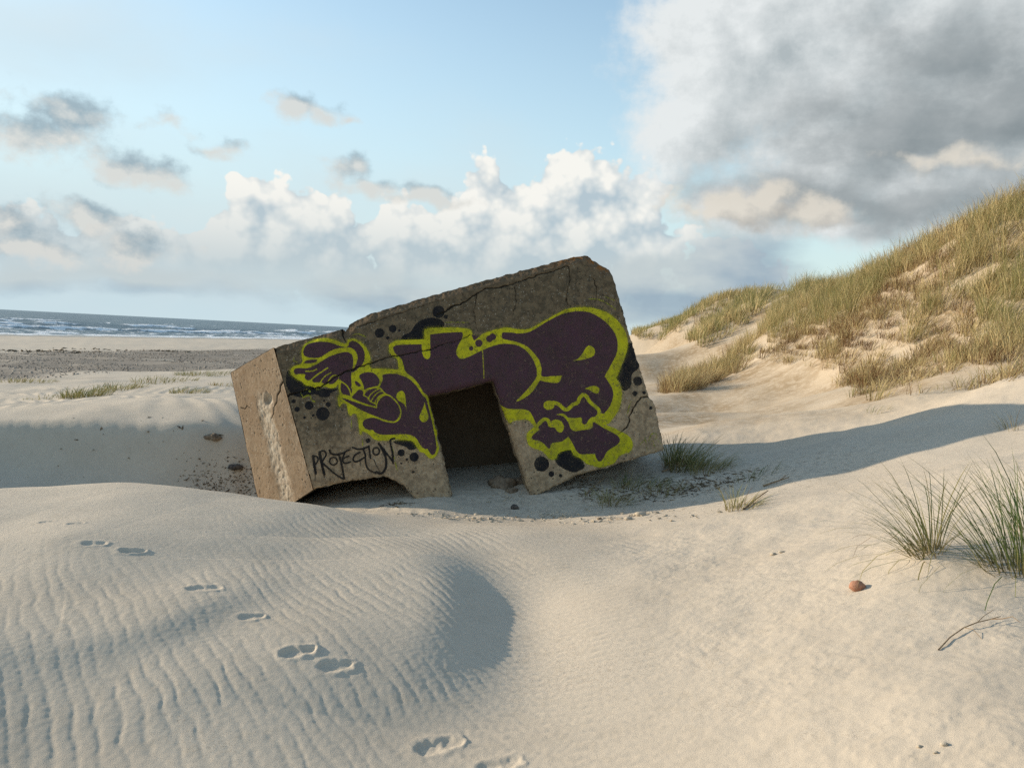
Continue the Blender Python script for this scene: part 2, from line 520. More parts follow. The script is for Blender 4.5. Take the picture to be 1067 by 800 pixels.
def sd_line(P, pts, w0, w1=None, pad=0.25):
    pts = np.asarray(pts, float)
    w1 = w0 if w1 is None else w1
    out = np.full(len(P), 1.0)
    m = ((P[:,0] > pts[:,0].min()-pad) & (P[:,0] < pts[:,0].max()+pad) & (P[:,1] > pts[:,1].min()-pad) & (P[:,1] < pts[:,1].max()+pad))
    if not m.any(): return out
    X, Y = P[m,0], P[m,1]
    seg = np.hypot(*np.diff(pts, axis=0).T)
    cum = np.concatenate([[0], np.cumsum(seg)]); tot = max(cum[-1], 1e-9)
    best = np.full(X.shape, 1e9)
    for i in range(len(pts)-1):
        ax, ay = pts[i]; bx, by = pts[i+1]
        ex_, ey_ = bx-ax, by-ay
        L = max(ex_*ex_+ey_*ey_, 1e-14)
        t = np.clip(((X-ax)*ex_+(Y-ay)*ey_)/L, 0, 1)
        d = np.hypot(X-ax-t*ex_, Y-ay-t*ey_)
        w = w0 + (w1-w0)*(cum[i]+t*seg[i])/tot
        best = np.minimum(best, d-w*0.5)
    out[m] = best
    return out

def chaikin(p, n=2, closed=True):
    p = np.asarray(p, float)
    for _ in range(n):
        if closed: q = np.roll(p, -1, 0); a = p
        else: q = p[1:]; a = p[:-1]
        A, B = a*.75+q*.25, a*.25+q*.75
        s = np.stack([A, B], 1).reshape(-1, 2)
        p = s if closed else np.concatenate([p[:1], s, p[-1:]])
    return p

def crom(p, closed=True, n=4):
    """smooth curve THROUGH the traced points; a point given twice is a sharp corner"""
    p = np.asarray(p, float)
    N = len(p); out = []
    rng_ = range(N) if closed else range(N-1)
    for i in rng_:
        if closed: a, b, c_, d = p[(i-1) % N], p[i], p[(i+1) % N], p[(i+2) % N]
        else: a, b, c_, d = p[max(i-1,0)], p[i], p[i+1], p[min(i+2,N-1)]
        if np.allclose(b, c_): out.append(b); continue
        t1 = (c_-a)*.5; t2 = (d-b)*.5
        L = np.hypot(*(c_-b))
        for t_ in (t1, t2):
            l_ = np.hypot(*t_)
            if l_ > L: t_ *= L/l_
        if np.allclose(a, b): t1 = (c_-b)*.5
        if np.allclose(c_, d): t2 = (c_-b)*.5
        for k in range(n):
            t = k/n
            out.append((2*t**3-3*t**2+1)*b + (t**3-2*t**2+t)*t1 + (-2*t**3+3*t**2)*c_ + (t**3-t**2)*t2)
    if not closed: out.append(p[-1])
    return np.array(out)

def UV(pts):
    a = np.asarray(pts, float)
    return to_uv(a[:,0], a[:,1])
PXM = 10.62/F      # metres per photo pixel on the wall

OUT_PX = [('left',(326,510)),('top',(285,362)),('top',(356,342)),('top',(359,346)),('top',(364,338)),('top',(372,333)),('top',(382,327.5)),('top',(440,310)),('top',(500,293)),
          ('top',(560,277)),('top',(592,268.5)),('top',(606,265.5)),('top',(613,266)),('top',(618,270)),('right',(636.5,281)),('right',(655,345)),('right',(676,413)),('right',(681,417)),('bottom',(692.5,469)),
          ('bottom',(640,484.5)),('bottom',(600,496)),('door',(551,511)),('door',(514,397)),('door',(446,413)),('bottom',(471,520)),('bottom',(440,516.5)),('bottom',(420,505)),('bottom',(400,496)),('bottom',(360,502))]
OUTK = [k for k, _ in OUT_PX]
OUT = UV([q for _, q in OUT_PX])
# the legs are buried in the sand: push their feet down along the wall
def down(i, a): OUT[i, 1] -= a
iL = [i for i, (k, q) in enumerate(OUT_PX) if q in ((471,520), (440,516.5), (551,511))]
for i in iL: down(i, .22 if OUT_PX[i][1] != (551,511) else .10)

umin, umax, vmin, vmax = OUT[:,0].min()-.03, OUT[:,0].max()+.03, OUT[:,1].min()-.03, OUT[:,1].max()+.03
GS = 0.0092
us = np.arange(umin, umax, GS); vs_ = np.arange(vmin, vmax, GS)
GU, GV = np.meshgrid(us, vs_)
P2 = np.stack([GU.ravel(), GV.ravel()], -1)
jag = 0.010*fbm(P2[:,0]/.09, P2[:,1]/.09, 101, 3) + 0.012*np.minimum(fbm(P2[:,0]/.25, P2[:,1]/.25, 102, 2)+.2, 0)
sO = sd_poly(P2, OUT, pad=10) - np.maximum(-0.02, jag)*0.9
# distance to the kinds of edge
def edge_dist(P, kind):
    d = np.full(len(P), 9.0)
    n = len(OUT)
    for i in range(n):
        if OUTK[i] == kind:
            d = np.minimum(d, sd_line(P, np.array([OUT[i], OUT[(i+1) % n]]), 0.0, pad=0.6))
    return np.minimum(d, 9.0)
dTop, dLeft, dDoor, dBot, dRight = (edge_dist(P2, k) for k in ('top', 'left', 'door', 'bottom', 'right'))

# --- cracks
CRACKS = [([(296,417),(302,411),(312,409),(322,406),(335,403),(342,398),(350,393),(358,388),(365,386),(375,382),(385,379),(394,376),(402,373),(413,371),(430,368),(438,365),(445,365.5),(455,361),(465,358),(475,356),(490,349)], 1.1, .5),
          ([(455,328),(462,325),(472,319),(480,317),(492,309),(500,304),(507,301),(518,300),(530,297),(548,291),(567,285),(580,281),(592,277)], .9, .6),
          ([(681,416.5),(676,414),(668,414),(664,419),(660,425),(656,434),(655.5,442),(650,448),(645,452)], 1.2, .5),
          ([(356,342),(357,350),(361,357)], 1.6, .4), ([(372,341),(420,325),(462,312)], .5, .3),
          ([(592,277),(594,292),(590,310),(593,330)], .5, .2), ([(497,306),(494,325),(497,345)], .5, .2), ([(536,297),(538,315),(534,330)], .4, .2), ([(618,290),(622,302),(620,315)], .5,.2)]
sC = np.full(len(P2), 1.0)
for pts, a, b in CRACKS:
    c_ = UV(pts)
    Pw = P2 + np.stack([.012*fbm(P2[:,0]/.07, P2[:,1]/.07, 111, 2), .012*fbm(P2[:,0]/.07, P2[:,1]/.07, 112, 2)], -1)
    sC = np.minimum(sC, sd_line(Pw, c_, a*PXM*1.5, b*PXM*1.5))
# --- surface relief
rel = 0.006*fbm(P2[:,0]/.5, P2[:,1]/.5, 121, 3) + 0.0022*fbm(P2[:,0]/.045, P2[:,1]/.045, 122, 3)
board = 0.0022*np.sign(np.sin(P2[:,1]*2*np.pi/.16))*0 + 0.0042*np.abs(np.sin(P2[:,0]*np.pi/.17 + .3*perlin(P2[:,0]/.3, P2[:,1]/.8, 5)))**12
pit = np.maximum(perlin(P2[:,0]/.028, P2[:,1]/.028, 131)-.72, 0)*.05 + np.maximum(perlin(P2[:,0]/.06, P2[:,1]/.06, 132)-.8, 0)*.07
wdep = rel*-1 + board + pit*(0.5+sstep(.9, .2, dTop))
wdep += 0.02*sstep(0.004, -0.004, sC)
# worn arrises; the roof edge is chamfered
wdep += np.maximum(0, .085-dTop)*.75 + 0.010*sstep(.10,.0,dTop)*fbm(P2[:,0]/.06, P2[:,1]/.06, 133, 3)
for d_, rad in ((dLeft, .02), (dDoor, .075), (dBot, .03), (dRight, .025)):
    wdep += np.where(d_ < rad, rad-np.sqrt(np.maximum(rad**2-(rad-np.clip(d_, 0, rad))**2, 0)), 0)
wdep += 0.018*sstep(.09, .0, dBot)*np.maximum(fbm(P2[:,0]/.08, P2[:,1]/.08, 135, 3), 0)
# break along the left end of the roof
# --- mesh: clip the grid to the outline
nc, nr = len(us), len(vs_)
inside = (sO < 0)
Q = grid_quads(nr, nc)
keep = inside[Q].sum(1) >= 1
# pull outer vertices onto the outline
gsd = sO.reshape(nr, nc)
gyv, gxv = np.gradient(gsd, GS)
gl = np.hypot(gxv, gyv).ravel()+1e-9
mv = np.clip(sO, 0, 2*GS)
P2m = P2 - np.stack([gxv.ravel()/gl*mv, gyv.ravel()/gl*mv], -1)*(mv > 0)[:,None]
Qk = Q[keep]
used = np.zeros(len(P2), bool); used[Qk.ravel()] = True
idx = np.cumsum(used)-1
V3 = from_uvw(P2m[:,0], P2m[:,1], wdep)
bunker = empty('bunker', tuple(from_uvw(np.array([1.3]), np.array([0.0]), np.array([1.4]))[0]))
bunker['_abs'] = tuple(bunker.location)
tag(bunker, "tilted concrete bunker covered in yellow and purple graffiti, half sunk in the sand", "bunker")

def local_attrs(sel):
    return {'au': P2m[sel,0], 'av': P2m[sel,1], 'crack': sC[sel], 'dtop': dTop[sel]}
# boundary edges
qe = np.concatenate([Qk[:,[0,1]], Qk[:,[1,2]], Qk[:,[2,3]], Qk[:,[3,0]]])
key = np.minimum(qe[:,0], qe[:,1])*10**7 + np.maximum(qe[:,0], qe[:,1])
uq, inv, cnt = np.unique(key, return_inverse=True, return_counts=True)
be = qe[cnt[inv] == 1]
mid = 0.5*(P2m[be[:,0]] + P2m[be[:,1]])
dk = np.stack([edge_dist(mid, k) for k in ('left','top','right','bottom','door')], -1)
bk = dk.argmin(1)

def concrete(name, front):
    m, nt, p = material(name)
    co = nt.coord('Object')
    n1 = nt.noise(co, 1.6, 5, .65); n2 = nt.noise(co, 14, 5, .7); n3 = nt.noise(co, 70, 3, .7)
    if front:
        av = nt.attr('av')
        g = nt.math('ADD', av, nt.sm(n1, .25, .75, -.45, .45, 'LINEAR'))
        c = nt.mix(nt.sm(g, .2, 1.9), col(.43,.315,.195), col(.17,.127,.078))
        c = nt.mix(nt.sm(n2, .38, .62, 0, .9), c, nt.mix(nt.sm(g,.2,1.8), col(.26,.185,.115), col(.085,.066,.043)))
    else:
        c = nt.mix(nt.sm(n1, .3, .7), col(.275,.208,.14), col(.225,.165,.11))
        c = nt.mix(nt.sm(n2, .42, .7, 0, .7), c, col(.20,.135,.08))
        pale = nt.attr('pale')
        c = nt.mix(nt.math('MULTIPLY', pale, nt.sm(n2, .3, .62, 1, .35)), c, col(.48,.42,.33))
    v = nt.voro(co, 38)
    sp = nt.math('MULTIPLY', nt.sm(v.outputs['Distance'], .12, .26, 1, 0), nt.sm(nt.noise(co, 9, 2), .49, .58))
    c = nt.mix(nt.math('MULTIPLY', sp, .8), c, col(.46,.43,.36))
    v2 = nt.voro(co, 22)
    sp2 = nt.math('MULTIPLY', nt.sm(v2.outputs['Distance'], .12, .26, 1, 0), nt.sm(nt.noise(co, 5, 2), .5, .58))
    c = nt.mix(nt.math('MULTIPLY', sp2, .8), c, col(.035,.03,.025))
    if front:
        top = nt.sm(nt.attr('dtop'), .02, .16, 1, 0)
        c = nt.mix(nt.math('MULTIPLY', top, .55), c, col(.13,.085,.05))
        lich = nt.math('MULTIPLY', nt.math('MULTIPLY', nt.sm(nt.attr('dtop'), .03, .11, 1, 0), nt.sm(nt.attr('au'), 1.7, 2.6)), nt.sm(nt.noise(co, 11, 4, .7), .45, .6))
        c = nt.mix(nt.math('MULTIPLY', lich, .85), c, col(.30,.11,.02))
        # faded streaks run down the wall
        st = nt.noise(nt.vmath('MULTIPLY', co, (7, 7, .7)), 1.6, 3, .6)
        c = nt.mix(nt.sm(st, .55, .75, 0, .35), c, col(.075,.065,.05))
    ck = nt.sm(nt.attr('crack'), -.004, .005, 1, 0)
    c = nt.mix(nt.math('MULTIPLY', ck, .93), c, col(.012,.01,.008))
    nt.put(p.inputs['Base Color'], c)
    h = nt.math('ADD', nt.math('MULTIPLY', n3, .5), nt.math('MULTIPLY', n2, .8))
    h = nt.math('SUBTRACT', h, nt.math('MULTIPLY', sp2, .6))
    p.inputs['Roughness'].default_value = .97
    p.inputs['Specular IOR Level'].default_value = .12
    nt.put(p.inputs['Normal'], nt.bump(h, .75 if front else .4, .014))
    return m
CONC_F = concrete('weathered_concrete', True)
CONC_S = concrete('side_concrete', False)  # brown concrete of the sides, floor slab and back walls

bo = np.array(bunker['_abs'])
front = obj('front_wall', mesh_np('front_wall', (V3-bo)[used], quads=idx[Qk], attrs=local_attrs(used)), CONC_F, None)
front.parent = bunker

def strip(name, sel, depth, matl, extra=None, steps=4, nz=.012):
    """extrude some boundary edges of the front wall straight back into the block"""
    e = be[sel]
    vid = np.unique(e)
    mp = {v: i for i, v in enumerate(vid)}
    e2 = np.array([[mp[a], mp[b]] for a, b in e])
    ws = np.linspace(0, 1, steps+1)**1.5*depth
    layers = []
    for k, w in enumerate(ws):
        j = nz*fbm(P2m[vid,0]/.15+w*3, P2m[vid,1]/.15+w*5, 141, 3)*(k > 0)
        layers.append(from_uvw(P2m[vid,0]+j, P2m[vid,1]+j*.7, np.maximum(wdep[vid], 0)*(k == 0)+w+(.0 if k == 0 else .06)))
    V = np.concatenate(layers); n = len(vid)
    qs = []
    for k in range(steps):
        qs.append(np.stack([e2[:,1]+k*n, e2[:,0]+k*n, e2[:,0]+(k+1)*n, e2[:,1]+(k+1)*n], -1))
    qs = np.concatenate(qs)
    at_ = {'au': np.tile(P2m[vid,0], steps+1), 'av': np.tile(P2m[vid,1], steps+1), 'crack': np.full(len(V), 1.0), 'dtop': np.full(len(V), .5 if name != 'roof' else .02), 'pale': np.zeros(len(V))}
    if extra is not None:
        EV, EQ = extra
        qs = np.concatenate([qs, np.asarray(EQ)+len(V)])
        V = np.concatenate([V, EV])
        for k_ in at_: at_[k_] = np.concatenate([at_[k_], np.full(len(EV), {'crack': 1.0, 'dtop': .3}.get(k_, 0.0))])
    o = obj(name, mesh_np(name, V-bo, quads=qs, attrs=at_), matl, None)
    o.parent = bunker
    return o
BD = 3.1
EW = 0.72
Euv, Fuv = to_uv(240, 388, EW), to_uv(274, 545, EW)
A_, B_ = OUT[1], OUT[0]
def pt(uv, w): return from_uvw(np.array([uv[0]]), np.array([uv[1]]), np.array([w]))[0]
roofx = (np.array([pt(A_, .0), pt(Euv, EW), pt(Euv, BD+.06), pt(A_, BD+.06)]), [[0,1,2,3]])
undx = (np.array([pt(B_, .0), pt(Fuv, EW), pt(Fuv, BD+.06), pt(B_, BD+.06)]), [[0,3,2,1]])
strip('roof', bk == 1, BD, CONC_F, roofx)
strip('side_wall', bk == 2, BD, CONC_S)
strip('floor_slab', bk == 3, BD, CONC_S, undx)
rev = strip('door_reveal', bk == 4, .42, CONC_F, steps=5)
# inner face of the front wall around the door is the dark chamber behind it
rear = np.array([pt(Euv, BD+.05), pt(Fuv, BD+.05), pt(OUT[24]-np.array([0,1.2]), BD+.05), pt(OUT[18]-np.array([0,1.6]), BD+.05), pt(OUT[18], BD+.05), pt(OUT[14], BD+.05), pt(OUT[11], BD+.05), pt(A_, BD+.05)])
bm_ = bpy.data.meshes.new('rear_wall'); bm_.from_pydata([tuple(q-bo) for q in rear], [], [tuple(range(len(rear)))]); bm_.update()
o = obj('rear_wall', bm_, CONC_S); o.parent = bunker

iw = np.array([pt(OUT[23]+np.array([-1.0,.5]), 1.45), pt(OUT[24]+np.array([-1.0,-1.0]), 1.45), pt(OUT[21]+np.array([1.2,-1.2]), 1.45), pt(OUT[22]+np.array([1.2,.5]), 1.45)])  # added pale partition, catches light from the door to lift the dark interior
iwm = bpy.data.meshes.new('added_bounce_wall'); iwm.from_pydata([tuple(q-bo) for q in iw], [], [(0,1,2,3)]); iwm.update()
o = obj('added_bounce_wall', iwm, CONC_S); o.parent = bunker
# --- sunlit left wall (splayed corner), dense with relief
nu_, nv_ = 150, 210
SU, SV = np.meshgrid(np.linspace(0, 1, nu_), np.linspace(0, 1, nv_))
su, sv = SU.ravel(), SV.ravel()
PA, PB, PF, PE = pt(A_, .0), pt(B_, .0), pt(Fuv, EW), pt(Euv, EW)
W3 = ((1-su)*(1-sv))[:,None]*PB + (su*(1-sv))[:,None]*PF + ((1-su)*sv)[:,None]*PA + (su*sv)[:,None]*PE
nL = np.cross(PE-PA, PB-PA); nL /= np.linalg.norm(nL)
if nL[0] > 0: nL = -nL
a_, b_ = su*1.05, sv*1.75
dsp = .005*fbm(a_/.35, b_/.35, 151, 2) + .0012*fbm(a_/.04, b_/.04, 152, 3) - .03*np.maximum(perlin(a_/.05, b_/.05, 153)-.55, 0)
palem = sstep(.16, .06, np.abs(su - (.47 + .03*perlin(sv*4, sv*0, 3)) + .0*sv)*1.0) * sstep(.80, .70, sv + .06*perlin(su*9, sv*9, 9))
# broken pocket with the crack running into it
hx, hy = .36, .70
pq = np.hypot((su-hx)/.09, (sv-hy)/.055) + .35*fbm(su*12, sv*12, 155, 2)
dsp += -.045*sstep(1.1, .3, pq) - .012*palem*(.7+.6*fbm(a_/.08, b_/.08, 156, 3))
ckl = sd_line(np.stack([su*1.05, sv*1.75], -1), np.array([(0,1.33),(.07,1.30),(.10,1.25),(.18,1.22),(.22,1.15),(.30,1.12),(.34,1.05),(.42,1.02)]), .024, .006)
ckl = np.minimum(ckl, sd_line(np.stack([su*1.05, sv*1.75], -1), np.array([(.98,1.32),(.90,1.28),(.84,1.30),(.76,1.24)]), .010, .004))
dsp -= .02*sstep(.004, -.004, ckl)
edge = np.minimum(np.minimum(su, 1-su)*1.05, np.minimum(1-sv, 1.0)*1.75)
rw = .035 + .02*fbm(a_/.12, b_/.12, 157, 2)
dsp -= np.where(edge < rw, (rw-edge)*.10, 0) * np.where((su < .03), .55, 1)
dsp *= sstep(0, .02, su)*.999 + .001
W3 = W3 + dsp[:,None]*nL
pale2 = np.clip(palem + .9*sstep(1.2,.6,pq) + .25*sstep(.10,.0,su)*(perlin(a_/.1,b_/.1,158)>.0), 0, 1)
o = obj('side_wall', mesh_np('side_wall', W3-bo, quads=grid_quads(nv_, nu_), attrs={'pale': pale2, 'crack': ckl}), CONC_S)
o.parent = bunker
o['label'] = "sunlit splayed side wall with a pale scar and a crack"
# wall behind the splay
lw = np.array([pt(Euv, EW), pt(Fuv, EW), pt(Fuv, BD+.06), pt(Euv, BD+.06)])
lm = bpy.data.meshes.new('side_wall'); lm.from_pydata([tuple(q-bo) for q in lw], [], [(0,1,2,3)]); lm.update()
o = obj('side_wall', lm, CONC_S); o.parent = bunker

# ------------------------------------------------------------------ graffiti, traced in the plane of the wall
Y1 = [(405,363),(405.5,359.5),(408,357),(414,354.5),(430,354),(441.8,353.5),(441.8,353.5),(442,345),(443.5,342.5),(448,341.8),(470,341),(485,342),(490,343.5),(492,347),(492,351),(493.5,353.5),
 (496,352.5),(499,351),(503,348),(508,346),(515,344.5),(519,343),(525,341.3),(531,341.5),(540,343),(550,343),(555,341),(562,337),(570,332.5),(580,327),(590,322.3),(600,320.3),(612,320),(622,322),(634,326.5),(643,333.5),
 (649.5,342),(653,349.5),(654.3,357),(653,366),(649,377),(645.5,387),(642.3,393.8),(642.3,393.8),(645.5,399.5),(647.8,407),(647.8,415),(645,426),(640,434.5),(634.5,441),(631.5,442.3),
 (640,446),(645.5,449),(652,452),(656.5,455.5),(659.3,462),(658.5,467.5),(655,471.5),(648,473.5),(643,478),(640,482.5),(634,485),(626,487),(621,486),(616.5,484.8),(611,483),(608,480),(604,477),(598,474),(595,469),(592,468.6),
 (585,470.5),(581.5,473),(580,477),(576.5,479),(572.5,478),(569,474),(565,470),(556.5,467),(551,463.5),(548.8,457),(549,452),(552,448.5),(557,444.7),(557,444.7),(554,441),(549.5,437.3),(540,437.6),(534,439),(531,441),(525,432),(519,417),
 (510,410),(450,425),(430,395),(415.8,387),(415,380),(413.5,374),(409,371),(406,367.5)]
P1 = [(409.6,363),(410.5,361),(413,359.6),(422,359),(439.3,358.6),(439.3,358.6),(439.6,365),(441,371),(443.5,373.6),(446,374),(447.8,372.5),(448.3,369),(448.2,348.5),(448.2,348.5),(460,347),(470,346.3),(481,346),(481,346),(500,350),(520,347),(524,346.2),
 (533,346.5),(540,347.5),(550,346.3),(557,343),(565,338),(575,332.3),(585,327.5),(595,325),(605,324.3),(612,325),(620,328),(628,333),(635,339.5),(641,348),(643.5,356.5),(643,366),(640,374),(635,383),(630,392),(630,392),(634,398),(638,405),(639,412),(637,420),(633,427),(628,431.5),
 (618,438.5),(618,438.5),(621,440.8),(626,444),(633,448),(640,451.5),(645,455.5),(645.8,459.5),(643,463.3),(637,467),(632,471),(629,477),(626.5,480.3),(623.5,480.3),(621.2,477),(620,472.7),(620,472.7),(612,473),(605,473),(601,470),(598,464.5),(595,459),(592.3,454.6),(592.3,454.6),(589,457.5),(585,460),(576,461.3),(574,463),(573.3,466.5),(571.5,467.2),(567,462.5),(562,459.2),(556,458),(554,455.5),(556,452.5),(562,447.5),(562,447.5),
 (559.3,442.8),(556.5,437),(552.5,429.5),(547,426.6),(535,426.2),(527.5,425.2),(521,421),(510,410),(450,425),(446,413),(441,408.5),(436,400),(430,393),(424,388.8),(421.7,385),(420,379),(418.3,374),(415,371),(411.3,367.5)]
Y2 = [(352,415),(352.6,420),(353.5,424),(355.5,421.5),(358,420),(361,421),(362,426),(363.5,432),(366,433),(368,431),(371,431.5),(373,436),(374,445),(375,452.5),(377,452),(378,449),(385,453),(391,458),(400,459),(410,458),(420,458.3),(429,459.5),(433,464),(437,470),(442,472),(447,477),(452,477),(456,472),(457.5,466),(455,455),(460,440),(452,418),(446,413),
 (440,409),(434,397),(425,389),(415,385.5),(400,384.3),(388,384),(376,386),(368,390),(362,395),(354,396),(352.8,404),(354,410)]
P2y = [(398,391.5),(401,389.8),(407,389.2),(415,390),(425,394),(433,401),(438,408),(441,412.5),(444,415),(448,430),(452,448),(455,466),(453,472.5),(450.5,474),(448,472),(445.3,467.5),(443.5,468),(443.5,468),(440,466),(437,462),(434,457),(430,454),(424,452.5),(415,452.3),(404,453),(396,452.5),(391,450.5),(389,448),(389,448),(383,447.5),(379,444.5),(378,440),(381,436.5),(388,435),(393,436),(400,438.5),(408,440),(414,438),(417,431),(415,421),(404,411),(394,403.5),(397,397)]
P3y = [(355,413),(357.5,416),(366,421.3),(378,428),(392,433.8),(402,437.5),(410,438.8),(414.5,436),(417,429),(414.5,421),(408.5,414),(401,411.5),(396,414),(393.5,419),(392,424),(392,424),(384,422.5),(372,419.3),(362,416)]
SHOE = [[(355.5,398.5),(358,399.5),(362,403.5),(364.5,408),(365,412.5),(365,412.5),(361.5,411.7),(356.5,410),(354.8,405)],
        [(366.5,414),(369,409.5),(372.5,406),(376,406),(378.5,408),(379,411.5),(383,414),(385.5,417),(388.5,420),(391.5,421.7),(391.5,423),(384,421.5),(374,418)],
        [(374.2,391.5),(378,388.7),(384,387.6),(390,389),(394,393),(395.6,398),(393.5,402),(389,403.3),(384,404),(379.5,406),(379,402),(376.5,396.5)],
        [(369.5,397.5),(371.5,397),(374,399),(376,401),(375.5,402.5),(373,402.5),(371,401)],
        [(379.5,411.5),(382.5,407.5),(388,404.8),(393,404.8),(397,407),(400,410),(396,412.5),(393,417),(391.5,420.3),(387,418),(384,414)]]
SHOE_L = [([(352.8,413),(360,414.5),(370,418),(382,422),(392.2,424.3)],1.5),([(392.2,424.3),(392.8,420),(395,416),(399,412.5),(403.5,411.3),(408.5,414),(414.5,420.5),(417.6,428),(416.8,435),(413,439),(407,439.7),(398,437.5),(386,432.5),(374,428),(362,422)],1.2),
          ([(379,412),(383,414.2),(384.3,417),(388.5,419.5),(391,420)],1.0),([(378.5,411.5),(381,407.5),(386,404.5),(394,403),(400,408.5),(402,411)],1.1),([(384,414.5),(386,411),(391,407),(395.5,405)],1.0),([(387.5,416.5),(389.5,413),(394,409),(398.5,407.5)],1.0),
          ([(390.5,420),(392,416.5),(396,412),(400.5,410.5)],1.0),([(366.6,412.5),(370,408.5),(373.5,405.5),(378.5,406)],1.4),([(354.5,398.5),(356,398),(361,401.5),(364.3,406.5),(366,413)],1.3),([(353.9,398.5),(353.8,405),(355.3,412)],1.4),
          ([(393.8,404),(396.5,399),(398,394.5),(397,390)],1.6),([(366.8,404),(368.5,396),(372,395),(376,399.5),(378,404.5),(372.5,404.8),(369,401)],1.7)]
WING = [(302.4,387),(303.5,383.5),(307.5,381),(313,379.5),(315.2,376.5),(314.3,371),(314.3,365),(317,359),(322,355.3),(330,352.8),(340,352.2),(350,354.5),(356,357.3),(359,358),(361.3,356.8),(362.5,354),(366,353),(371,353.5),(377,357),(382,363),(385.3,370),(386.2,377),(385,382),(388,384.3),(380,388),(372,391),(379,397),(379,404),(373,406),(366,413),(354,408),(352.5,400.5),(349.5,403.5),(344,404.5),(338.5,402.6),(334,404),(330.5,405),(325,402.5),(318.5,401.3),(314,397.3),(309.8,395.5),(305.5,392),(303,389.5)]
WING_P = [[(316,367),(318,361),(323,357.6),(332,356),(342,356.5),(350,359),(356,361),(361,361.6),(363,360),(364,357),(366,355.4),(371,356),(376,360),(379.5,366),(380,373),(378,379),(373,384),(368,388),(367,386),(370.3,381),(372.7,374),(371.5,368),(368,363.6),(363,362),(356,362.6),(350,363.6),(343,366.5),(336,371),(331,372.8),(322,372.5),(317.3,370.5)],
          [(317,377),(320,375.3),(327,374.5),(331,375),(328,377.5),(322,378.6),(318,378.3)],
          [(306,387),(307,384.5),(311,383.3),(320,383.5),(326,381.5),(334,377),(342,372),(350,369),(358,367),(363,367),(367,370),(368.2,376),(367.5,384),(366,390),(366.2,398),(367,404),(366,411),(363,405),(358,399),(353,394.5),(351.5,396),(348,399.3),(343.5,400.2),(341.3,398.5),(338,400),(335.5,398.5),(331,398.3),(326.3,398.2),(325,395.5),(320.5,396.3),(317.5,393.3),(318,390),(312,389.6),(308,390)]]
WING_L = [([(318.5,386.8),(326,386.5),(330,384.3)],1.2),([(323.5,396.5),(329,391.5),(335,387.5),(341.5,383.3)],1.3),([(333.5,399),(337,393.5),(341,390.5),(345,388)],1.0),([(341.8,397.5),(345,393),(349,390.8),(353,392.5)],1.0)]
NOTCH = [(481.5,344),(482.3,349),(481,353.5),(478,359),(475.6,365),(476.2,370),(479,373.2),(483,373.7),(492,370),(502,365),(512,361),(522,358.4),(532,358.4),(541,360.5),(549,366),(555,374),(558.5,382),(559.5,390),(558,394.5),(553,401.5),(546,409.5),(538,417.6),(541,417.6),(551,411.5),(558,403.8),(562.5,396.7),(567,397.6),(573,398.4),(579,399),(583.2,397.3),(585.8,391.2),(585.8,391.2),(575,392),(564.5,392),(564.3,385),(562,376),(556,367.5),(548,360.3),(538,356.2),(530,354.5),(524,353),(522.8,349.5),(524,346),(529,343.5),(520,342.5),(508,346),(499,351),(494,354.5),(491,348),(487,342.5)]
DOTS_P = [((491,363),2.4),((499,357.6),3.9),((510,353),3.6),((513.5,351),3.6)]
DROPS = [[(597,376),(597,376),(602.5,373.5),(607,368),(611,361.5),(614.5,360),(618.8,362.5),(620,367),(618,371),(613,373.2),(606,375)],
         [(609,405),(609,405),(614,402.9),(620,402),(623.8,404),(624.5,407.5),(622,410),(618,408.7),(614,406.2)],
         [(423.5,428.5),(423.5,428.5),(422,422.5),(419,419.5),(415,417),(412.8,413),(414.5,409),(418,407),(421.3,409),(422.5,414),(423,420)],
         [(442.5,418),(442.5,418),(443.5,424),(446,431.5),(446,436.5),(442.5,439.7),(438.7,438.6),(437,434.5),(439,429),(441.5,423)],
         [(580,432),(584,430.8),(588,431.5),(592,435.2),(592,435.2),(599,435.5),(605.5,435),(606.5,440.5),(608.7,442.2),(611.3,441),(613.5,437),(617,434.5),(622,434),(627,430.5),(631,434),(623,440),(618,440),(616.5,446),(606,448.2),(598,449),(594.5,446),(592,440),(588,434.8),(584,432.6)],
         [(572,444),(575,438.5),(580,437),(585,439),(587.5,444),(586.5,449),(583.5,450.6),(580,448.5),(578,445.5),(573,445)]]
PIECE_L = [([(572,422),(576,419.5),(582,421),(588,426.3),(592,426),(597,421.5),(602,419.3),(604,414.5),(607.5,411.3),(611,413),(615,419),(621,424),(624.3,428),(623.5,433),(619,437),(615.5,438),(612.5,443)],3.9),([(571,422.2),(573,422)],9.5),
           ([(556,447.5),(562,441),(566,437.3),(569.5,437),(572,439.5),(573,443)],3.8),([(502.6,364),(503.4,375),(504.3,394)],.9)]
FAINT = [([(464,336.2),(475,335.8),(488,336)],1.3),([(614,311.5),(622,311.8),(632,315.5),(641,322)],1.3),([(630,309),(640,313)],.9),([(368,349),(374,348),(381,351)],1.2),([(307,371),(306,376),(310,377)],1.2),([(657.5,418),(655,426),(653.5,432)],1.2),([(655,441),(652,447)],.7),
         ([(317,407.5),(321,405.5),(323,408)],1.7),([(313,409),(315,413)],1.4),([(316,414),(322,412),(325,417),(328,418.5)],1.6),([(408,464),(411,478),(414,490)],1.3),([(366,437),(366.5,448)],1.1),([(378,458),(378,464)],1.2),([(455,420),(462,445)],1.0)]
SCRIB = [([(667,463),(673,456.5)],1.0),([(672,455.5),(674.5,469)],1.0),([(676,459),(679,452),(683,451.5),(684.5,455),(681,459),(676,460)],1.0),([(680,459.5),(683.5,469)],1.0),([(685,458),(688.5,462)],.9)]

